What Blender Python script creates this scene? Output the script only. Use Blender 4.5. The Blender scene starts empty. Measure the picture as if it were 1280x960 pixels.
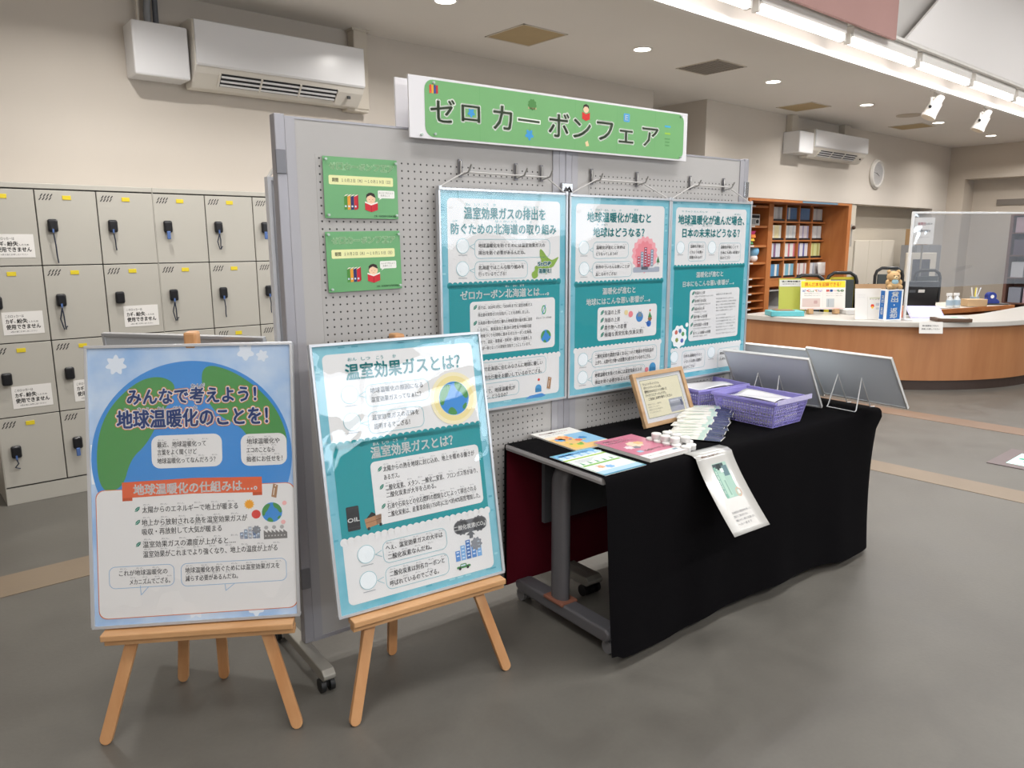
import bpy, bmesh, math, random
from mathutils import Vector, Matrix
random.seed(7)
PI = math.pi
rad = math.radians
SC = bpy.context.scene
COL = SC.collection

# ------------------------------------------------------------------ camera
cam_d = bpy.data.cameras.new('camera')
cam_d.sensor_fit = 'HORIZONTAL'
cam_d.sensor_width = 36.0
cam_d.lens = 940.0 / 1280.0 * 36.0
cam_d.clip_start = 0.05
cam = bpy.data.objects.new('camera', cam_d)
COL.objects.link(cam)
_p, _r, _y = rad(10.64), rad(-0.28), rad(49.44)
_f = Vector((math.cos(_y) * math.cos(_p), math.sin(_y) * math.cos(_p), -math.sin(_p)))
_rt = Vector((math.sin(_y), -math.cos(_y), 0))
_u = _rt.cross(_f)
_r2 = _rt * math.cos(_r) + _u * math.sin(_r)
_u2 = -_rt * math.sin(_r) + _u * math.cos(_r)
cam.matrix_world = Matrix(((_r2.x, _u2.x, -_f.x, 0), (_r2.y, _u2.y, -_f.y, 0), (_r2.z, _u2.z, -_f.z, 1.5), (0, 0, 0, 1)))
SC.camera = cam

# ------------------------------------------------------------------ world, exposure
w = bpy.data.worlds.new('world'); SC.world = w; w.use_nodes = True
w.node_tree.nodes['Background'].inputs[0].default_value = (0.85, 0.9, 1.0, 1)
w.node_tree.nodes['Background'].inputs[1].default_value = 0.25
SC.view_settings.view_transform = 'Standard'
SC.view_settings.look = 'None'
SC.view_settings.gamma = 1.0
SC.view_settings.use_curve_mapping = False
SC.view_settings.exposure = 0.0
SC.cycles.max_bounces = 8
SC.cycles.diffuse_bounces = 4
SC.cycles.glossy_bounces = 4
SC.cycles.transparent_max_bounces = 12
SC.cycles.transmission_bounces = 4
SC.cycles.use_denoising = True
SC.cycles.sample_clamp_indirect = 6.0

DOWN_X = (1.17, 3.24, 5.30, 7.38, 9.48, 11.67, 13.75)
DOWN_Y, CEIL = 4.46, 3.12
E_DOWN, E_TUBE, E_NEAR, E_UP, E_WIN = 21.0, 14.0, 32.0, 78.0, 80.0
WARM, COOL = (1.0, 0.968, 0.925), (1.0, 0.985, 0.975)

def area(name, loc, rot, sx, sy, power, col, shape='RECTANGLE', spread=180):
    d = bpy.data.lights.new(name, 'AREA'); d.shape = shape; d.size = sx
    if shape in ('RECTANGLE', 'ELLIPSE'): d.size_y = sy
    d.energy = power; d.color = col; d.spread = rad(spread)
    o = bpy.data.objects.new(name, d); COL.objects.link(o)
    o.location = loc; o.rotation_euler = rot
    return o
for x in DOWN_X:
    area('downlight_beam', (x, DOWN_Y, CEIL - 0.012), (0, 0, 0), 0.13, 0.13, E_DOWN, WARM, 'DISK', 150)
for i in range(10):
    area('tube_beam', (3.0 + 1.4 * i - 1.4, 3.285, 3.130), (0, 0, 0), 1.2, 0.05, E_TUBE, COOL)
for i in range(8):
    area('near_tube_beam', (-2.2 + 1.4 * i, -1.6, 3.165), (0, 0, 0), 1.2, 0.05, E_NEAR, COOL)
for x in (0.0, 3.6, 7.2, 10.8):
    area('added_overhead_fill', (x, 0.9, 4.5), (0, 0, 0), 1.8, 0.9, E_UP, COOL)  # unseen fill lamps added under the high ceiling, no fitting there
area('window_daylight', (5.5, -5.8, 2.0), (rad(90), 0, 0), 7.0, 0.9, E_WIN, (0.86, 0.93, 1.0))

# ------------------------------------------------------------------ materials
def lin(c):
    c = c / 255.0
    return c / 12.92 if c <= 0.04045 else ((c + 0.055) / 1.055) ** 2.4
def hx(s):
    return (lin(int(s[0:2], 16)), lin(int(s[2:4], 16)), lin(int(s[4:6], 16)), 1.0)
MATS = {}
def mat(name, col, rough=0.5, metal=0.0, var=0.0, scale=8.0, bump=0.0, emit=0.0, coat=0.0, spec=0.5, col2=None, aniso=None, bscale=None):
    if name in MATS: return MATS[name]
    m = bpy.data.materials.new(name); m.use_nodes = True
    nt = m.node_tree; b = nt.nodes['Principled BSDF']
    c = hx(col)
    b.inputs['Base Color'].default_value = c
    b.inputs['Roughness'].default_value = rough
    b.inputs['Metallic'].default_value = metal
    b.inputs['Specular IOR Level'].default_value = spec
    b.inputs['Coat Weight'].default_value = coat
    if emit:
        b.inputs['Emission Color'].default_value = c; b.inputs['Emission Strength'].default_value = emit
    if var or bump or col2:
        tc = nt.nodes.new('ShaderNodeTexCoord'); mp = nt.nodes.new('ShaderNodeMapping')
        nt.links.new(tc.outputs['Object'], mp.inputs['Vector'])
        if aniso: mp.inputs['Scale'].default_value = aniso
        n = nt.nodes.new('ShaderNodeTexNoise'); n.inputs['Scale'].default_value = scale; n.inputs['Detail'].default_value = 5
        nt.links.new(mp.outputs[0], n.inputs['Vector'])
        if var or col2:
            r = nt.nodes.new('ShaderNodeMapRange')
            r.inputs['From Min'].default_value = 0.3; r.inputs['From Max'].default_value = 0.7
            nt.links.new(n.outputs['Fac'], r.inputs['Value'])
            mx = nt.nodes.new('ShaderNodeMix'); mx.data_type = 'RGBA'
            nt.links.new(r.outputs[0], mx.inputs['Factor'])
            if col2:
                mx.inputs['A'].default_value = c; mx.inputs['B'].default_value = hx(col2)
            else:
                mx.inputs['A'].default_value = tuple(v * (1 - var) for v in c[:3]) + (1,)
                mx.inputs['B'].default_value = tuple(min(1, v * (1 + var)) for v in c[:3]) + (1,)
            nt.links.new(mx.outputs['Result'], b.inputs['Base Color'])
        if bump:
            n2 = nt.nodes.new('ShaderNodeTexNoise'); n2.inputs['Scale'].default_value = bscale or scale * 6; n2.inputs['Detail'].default_value = 4
            nt.links.new(mp.outputs[0], n2.inputs['Vector'])
            bp = nt.nodes.new('ShaderNodeBump'); bp.inputs['Strength'].default_value = bump; bp.inputs['Distance'].default_value = 0.004
            nt.links.new(n2.outputs['Fac'], bp.inputs['Height']); nt.links.new(bp.outputs[0], b.inputs['Normal'])
    MATS[name] = m
    return m

def wood_mat(name, c1, c2, scale=3.0, stretch=(1, 1, 12), rough=0.45, knots=False):
    if name in MATS: return MATS[name]
    m = bpy.data.materials.new(name); m.use_nodes = True
    nt = m.node_tree; b = nt.nodes['Principled BSDF']; b.inputs['Roughness'].default_value = rough
    tc = nt.nodes.new('ShaderNodeTexCoord'); mp = nt.nodes.new('ShaderNodeMapping'); mp.inputs['Scale'].default_value = stretch
    nt.links.new(tc.outputs['Object'], mp.inputs['Vector'])
    n = nt.nodes.new('ShaderNodeTexNoise'); n.inputs['Scale'].default_value = scale; n.inputs['Detail'].default_value = 8; n.inputs['Distortion'].default_value = 0.6
    nt.links.new(mp.outputs[0], n.inputs['Vector'])
    r = nt.nodes.new('ShaderNodeValToRGB'); r.color_ramp.elements[0].position = 0.3; r.color_ramp.elements[1].position = 0.7
    r.color_ramp.elements[0].color = hx(c1); r.color_ramp.elements[1].color = hx(c2)
    nt.links.new(n.outputs['Fac'], r.inputs['Fac']); out = r.outputs['Color']
    if knots:
        mp2 = nt.nodes.new('ShaderNodeMapping'); mp2.inputs['Scale'].default_value = (3.2, 3.2, 3.2)
        nt.links.new(tc.outputs['Object'], mp2.inputs['Vector'])
        v = nt.nodes.new('ShaderNodeTexVoronoi'); v.inputs['Scale'].default_value = 1.3
        nt.links.new(mp2.outputs[0], v.inputs['Vector'])
        rr = nt.nodes.new('ShaderNodeMapRange'); rr.inputs['From Min'].default_value = 0.035; rr.inputs['From Max'].default_value = 0.075
        rr.inputs['To Min'].default_value = 0.85; rr.inputs['To Max'].default_value = 0.0
        nt.links.new(v.outputs['Distance'], rr.inputs['Value'])
        mx = nt.nodes.new('ShaderNodeMix'); mx.data_type = 'RGBA'; mx.inputs['B'].default_value = hx('8a4a28')
        nt.links.new(rr.outputs[0], mx.inputs['Factor']); nt.links.new(out, mx.inputs['A']); out = mx.outputs['Result']
    nt.links.new(out, b.inputs['Base Color'])
    MATS[name] = m
    return m

def film_mat(name, haze, rough, wav, tint=(0.97, 0.98, 1.0), hazecol=(0.8, 0.83, 0.88), base_refl=0.04, wscale=3.0, dist=0.01):
    """thin clear plastic sheet: see-through, a Fresnel mirror on top, a little haze, gentle waves"""
    m = bpy.data.materials.new(name); m.use_nodes = True
    nt = m.node_tree; nt.nodes.clear()
    out = nt.nodes.new('ShaderNodeOutputMaterial')
    tr = nt.nodes.new('ShaderNodeBsdfTransparent'); tr.inputs[0].default_value = (*tint, 1)
    df = nt.nodes.new('ShaderNodeBsdfDiffuse'); df.inputs[0].default_value = (*hazecol, 1)
    gl = nt.nodes.new('ShaderNodeBsdfGlossy'); gl.inputs['Roughness'].default_value = rough
    m1 = nt.nodes.new('ShaderNodeMixShader'); m1.inputs[0].default_value = haze
    nt.links.new(tr.outputs[0], m1.inputs[1]); nt.links.new(df.outputs[0], m1.inputs[2])
    tc = nt.nodes.new('ShaderNodeTexCoord')
    n = nt.nodes.new('ShaderNodeTexNoise'); n.inputs['Scale'].default_value = wscale; n.inputs['Detail'].default_value = 2; n.inputs['Distortion'].default_value = 0.8
    nt.links.new(tc.outputs['Object'], n.inputs['Vector'])
    bp = nt.nodes.new('ShaderNodeBump'); bp.inputs['Strength'].default_value = wav; bp.inputs['Distance'].default_value = dist
    nt.links.new(n.outputs['Fac'], bp.inputs['Height'])
    lw = nt.nodes.new('ShaderNodeLayerWeight'); lw.inputs['Blend'].default_value = 0.5
    nt.links.new(bp.outputs[0], gl.inputs['Normal'])
    pw = nt.nodes.new('ShaderNodeMath'); pw.operation = 'POWER'; pw.inputs[1].default_value = 4.0
    nt.links.new(lw.outputs['Facing'], pw.inputs[0])
    ad = nt.nodes.new('ShaderNodeMath'); ad.operation = 'MULTIPLY_ADD'; ad.inputs[1].default_value = 0.6; ad.inputs[2].default_value = base_refl + 0.035; ad.use_clamp = True
    nt.links.new(pw.outputs[0], ad.inputs[0])
    m2 = nt.nodes.new('ShaderNodeMixShader')
    nt.links.new(ad.outputs[0], m2.inputs[0]); nt.links.new(m1.outputs[0], m2.inputs[1]); nt.links.new(gl.outputs[0], m2.inputs[2])
    nt.links.new(m2.outputs[0], out.inputs['Surface'])
    MATS[name] = m
    return m

# ------------------------------------------------------------------ mesh building
class MB:
    def __init__(s): s.v = []; s.f = []
    def add(s, vs, fs, M=None):
        b = len(s.v)
        for v in vs:
            v = Vector(v)
            s.v.append(tuple(M @ v) if M is not None else tuple(v))
        for f in fs: s.f.append(tuple(b + i for i in f))
        return s
    def box(s, x0, x1, y0, y1, z0, z1, M=None):
        vs = [(x0, y0, z0), (x1, y0, z0), (x1, y1, z0), (x0, y1, z0), (x0, y0, z1), (x1, y0, z1), (x1, y1, z1), (x0, y1, z1)]
        return s.add(vs, [(0, 3, 2, 1), (4, 5, 6, 7), (0, 1, 5, 4), (1, 2, 6, 5), (2, 3, 7, 6), (3, 0, 4, 7)], M)
    def prism(s, pts, a0, a1, axis='z', M=None):
        n = len(pts)
        def P(p, a): return {'z': (p[0], p[1], a), 'y': (p[0], a, p[1]), 'x': (a, p[0], p[1])}[axis]
        vs = [P(p, a0) for p in pts] + [P(p, a1) for p in pts]
        return s.add(vs, [tuple(range(n))[::-1], tuple(range(n, 2 * n))] + [(i, (i + 1) % n, n + (i + 1) % n, n + i) for i in range(n)], M)
    def cyl(s, p0, p1, r, n=14, r2=None, caps=True):
        p0 = Vector(p0); p1 = Vector(p1); r2 = r if r2 is None else r2
        d = (p1 - p0).normalized(); a = d.orthogonal().normalized(); b = d.cross(a)
        vs = []
        for p, rr in ((p0, r), (p1, r2)):
            for i in range(n):
                t = 2 * PI * i / n; vs.append(p + (a * math.cos(t) + b * math.sin(t)) * rr)
        fs = [(i, (i + 1) % n, n + (i + 1) % n, n + i) for i in range(n)]
        if caps: fs += [tuple(range(n))[::-1], tuple(range(n, 2 * n))]
        return s.add(vs, fs)
    def tube(s, pts, r, n=8):
        pts = [Vector(p) for p in pts]; vs = []; m = len(pts); up = None
        for i, p in enumerate(pts):
            d = (pts[min(i + 1, m - 1)] - pts[max(i - 1, 0)]).normalized()
            if up is None: up = d.orthogonal().normalized()
            up = (up - d * up.dot(d)).normalized(); b = d.cross(up)
            rr = r[i] if isinstance(r, (list, tuple)) else r
            for k in range(n):
                t = 2 * PI * k / n; vs.append(p + (up * math.cos(t) + b * math.sin(t)) * rr)
        fs = [(i * n + k, i * n + (k + 1) % n, (i + 1) * n + (k + 1) % n, (i + 1) * n + k) for i in range(m - 1) for k in range(n)]
        fs += [tuple(range(n))[::-1], tuple(range((m - 1) * n, m * n))]
        return s.add(vs, fs)
    def lathe(s, prof, n=20, M=None):
        vs = []
        for r, z in prof:
            for k in range(n):
                t = 2 * PI * k / n; vs.append((r * math.cos(t), r * math.sin(t), z))
        m = len(prof)
        fs = [(i * n + k, i * n + (k + 1) % n, (i + 1) * n + (k + 1) % n, (i + 1) * n + k) for i in range(m - 1) for k in range(n)]
        fs += [tuple(range(n))[::-1], tuple(range((m - 1) * n, m * n))]
        return s.add(vs, fs, M)
    def ball(s, c, r, n=14, sq=(1, 1, 1)):
        vs = []; m = n // 2; c = Vector(c)
        for i in range(m + 1):
            t = PI * i / m
            for k in range(n):
                u = 2 * PI * k / n
                vs.append(c + Vector((math.sin(t) * math.cos(u) * sq[0], math.sin(t) * math.sin(u) * sq[1], math.cos(t) * sq[2])) * r)
        return s.add(vs, [(i * n + k, (i + 1) * n + k, (i + 1) * n + (k + 1) % n, i * n + (k + 1) % n) for i in range(m) for k in range(n)])
    def grid(s, fn, nu, nv):
        vs = [fn(i / nu, j / nv) for j in range(nv + 1) for i in range(nu + 1)]
        return s.add(vs, [(j * (nu + 1) + i, j * (nu + 1) + i + 1, (j + 1) * (nu + 1) + i + 1, (j + 1) * (nu + 1) + i) for j in range(nv) for i in range(nu)])
    def frame(s, W, H, t, y0, y1, M=None):
        """rectangular rim W x H (x,z from 0), bar width t"""
        s.box(0, W, y0, y1, 0, t, M); s.box(0, W, y0, y1, H - t, H, M)
        s.box(0, t, y0, y1, t, H - t, M); s.box(W - t, W, y0, y1, t, H - t, M)
        return s
    def mesh(s, name):
        me = bpy.data.meshes.new(name); me.from_pydata(s.v, [], s.f); me.update(); return me

def part(name, mb, m, parent=None, bevel=0.0, smooth=False, solid=0.0, label=None, loc=None, rot=None, seg=2):
    me = mb.mesh(name) if isinstance(mb, MB) else mb
    if m is not None and not me.materials: me.materials.append(m)
    if isinstance(mb, MB):
        bm = bmesh.new(); bm.from_mesh(me)
        bmesh.ops.remove_doubles(bm, verts=bm.verts, dist=1e-6)
        bmesh.ops.recalc_face_normals(bm, faces=bm.faces); bm.to_mesh(me); bm.free()
    o = bpy.data.objects.new(name, me); COL.objects.link(o)
    if parent is not None: o.parent = parent
    if loc is not None: o.location = loc
    if rot is not None: o.rotation_euler = rot
    if solid:
        md = o.modifiers.new('solid', 'SOLIDIFY'); md.thickness = solid; md.offset = 0
    if bevel:
        md = o.modifiers.new('bevel', 'BEVEL'); md.width = bevel; md.segments = seg; md.limit_method = 'ANGLE'; md.angle_limit = rad(40)
    if smooth:
        me.polygons.foreach_set('use_smooth', [True] * len(me.polygons))
        me.set_sharp_from_angle(angle=rad(45))
    if label: o['label'] = label
    return o
def tag(o, label, cat, group=None, kind=None):
    o['label'] = label; o['category'] = cat
    if group: o['group'] = group
    if kind: o['kind'] = kind
    return o
def thing(name, label, cat, loc=(0, 0, 0), rz=0.0, group=None, tilt=0.0):
    o = bpy.data.objects.new(name, None); COL.objects.link(o)
    o.empty_display_size = 0.05; o.location = loc; o.rotation_euler = (tilt, 0, rz)
    return tag(o, label, cat, group)
def struct(name, mb, m, bevel=0.0, label=None):
    o = part(name, mb, m, bevel=bevel); o['kind'] = 'structure'
    if label: o['label'] = label
    return o
def clone(o, loc=None, rz=None, label=None, parent=None):
    c = o.copy(); COL.objects.link(c)
    if parent is not None: c.parent = parent
    for ch in list(o.children): clone(ch, parent=c)
    if loc is not None: c.location = loc
    if rz is not None: c.rotation_euler[2] = rz
    if label: c['label'] = label
    return c

# ------------------------------------------------------------------ flat print: lettering and pictures as thin ink shapes
GLYPH_CACHE = {}
def glyphs(text, res=2):
    k = text
    if k in GLYPH_CACHE: return GLYPH_CACHE[k]
    c = bpy.data.curves.new('tmp', 'FONT'); c.body = text; c.resolution_u = res
    o = bpy.data.objects.new('tmp', c); COL.objects.link(o)
    dg = bpy.context.evaluated_depsgraph_get(); me = bpy.data.meshes.new_from_object(o.evaluated_get(dg))
    vs = [tuple(v.co) for v in me.vertices]; fs = [tuple(p.vertices) for p in me.polygons]
    bpy.data.objects.remove(o); bpy.data.curves.remove(c); bpy.data.meshes.remove(me)
    GLYPH_CACHE[k] = (vs, fs)
    return vs, fs
STEP = 0.00014
class Sheet:
    """ink on a sheet of W x H mm; x to the right, y down from the top left; the sheet faces -Y and stands on z=0"""
    def __init__(s, W, H, y=0.0): s.W, s.H, s.y = W, H, y; s.d = {}
    def put(s, ink, pts, faces, layer):
        V, F = s.d.setdefault(ink, ([], [])); b = len(V)
        for x, y in pts: V.append((x / 1000, s.y - STEP * layer, (s.H - y) / 1000))
        for f in faces: F.append(tuple(b + i for i in f))
    def poly(s, ink, pts, layer=1): s.put(ink, pts, [tuple(range(len(pts)))], layer)
    def rr(s, x, y, w, h, r, n=5):
        r = min(r, w / 2, h / 2); out = []
        for cx, cy, a in ((x + w - r, y + r, -90), (x + w - r, y + h - r, 0), (x + r, y + h - r, 90), (x + r, y + r, 180)):
            for i in range(n + 1):
                t = rad(a + 90 * i / n); out.append((cx + r * math.cos(t), cy + r * math.sin(t)))
        return out
    def rrect(s, ink, x, y, w, h, r=10, layer=1): s.poly(ink, s.rr(x, y, w, h, r), layer)
    def ring(s, ink, a, b, layer=1):
        n = len(a); s.put(ink, list(a) + list(b), [(i, (i + 1) % n, n + (i + 1) % n, n + i) for i in range(n)], layer)
    def rline(s, ink, x, y, w, h, r=10, t=1.6, layer=1):
        s.ring(ink, s.rr(x, y, w, h, r), s.rr(x + t, y + t, w - 2 * t, h - 2 * t, max(1, r - t)), layer)
    def circ(s, cx, cy, r, n=28, wob=0, k=0): return [(cx + (r + wob * math.sin(k * 2 * PI * i / n)) * math.cos(2 * PI * i / n), cy + (r + wob * math.sin(k * 2 * PI * i / n)) * math.sin(2 * PI * i / n)) for i in range(n)]
    def disc(s, ink, cx, cy, r, layer=1, n=28): s.poly(ink, s.circ(cx, cy, r, n), layer)
    def blob(s, ink, cx, cy, r, layer=1, wob=0.12, k=7): s.poly(ink, s.circ(cx, cy, r, 56, r * wob, k), layer)
    def rect(s, ink, x, y, w, h, layer=1): s.poly(ink, [(x, y), (x + w, y), (x + w, y + h), (x, y + h)], layer)
    def line(s, ink, x0, y0, x1, y1, t, layer=1):
        dx, dy = x1 - x0, y1 - y0; L = math.hypot(dx, dy) or 1; nx, ny = -dy / L * t / 2, dx / L * t / 2
        s.poly(ink, [(x0 + nx, y0 + ny), (x1 + nx, y1 + ny), (x1 - nx, y1 - ny), (x0 - nx, y0 - ny)], layer)
    def text(s, ink, text, x, yc, w, h, layer=3, bold=0.0, tight=False, vert=False):
        if vert:
            n = len(text)
            for i, ch in enumerate(text):
                if ch == '・': s.disc(ink, x + w / 2, yc - h / 2 + (i + .5) * h / n, w * .09, layer, 12); continue
                s.text(ink, ch, x, yc - h / 2 + (i + .5) * h / n, w, h / n * 0.9, layer, bold, True)
            return
        vs, fs = glyphs(text)
        if not vs: return
        x0 = min(v[0] for v in vs); x1 = max(v[0] for v in vs)
        if tight: y0 = min(v[1] for v in vs); y1 = max(v[1] for v in vs)
        else: y0, y1 = -0.08, 0.84
        sx = w / max(x1 - x0, 1e-6); sy = h / max(y1 - y0, 1e-6); ym = (y0 + y1) / 2
        em = (abs(sx) + abs(sy)) / 2 * bold
        n = 1 if bold <= 0.004 else 2 if bold < 0.02 else 6 if bold < 0.05 else 10
        for i in range(n):        # bolder strokes: the same glyph struck again a hair to each side
            dx = 0 if n == 1 else em * math.cos(2 * PI * i / n); dy = 0 if n <= 2 else em * math.sin(2 * PI * i / n)
            s.put(ink, [(x + (v[0] - x0) * sx + dx, yc - (v[1] - ym) * sy + dy) for v in vs], fs, layer)
    def build(s, name, parent, inks=None, label=None):
        me = bpy.data.meshes.new(name); V = []; F = []; MI = []
        for i, (ink, (v, f)) in enumerate(s.d.items()):
            b = len(V); V += v; F += [tuple(b + k for k in ff) for ff in f]; MI += [i] * len(f)
            me.materials.append(INK(ink))
        if not V: return None
        me.from_pydata(V, [], F); me.polygons.foreach_set('material_index', MI); me.update()
        o = bpy.data.objects.new(name, me); COL.objects.link(o); o.parent = parent
        if label: o['label'] = label
        return o
def INK(c):
    return mat('ink_' + c, c, rough=0.45, spec=0.3)

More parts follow.
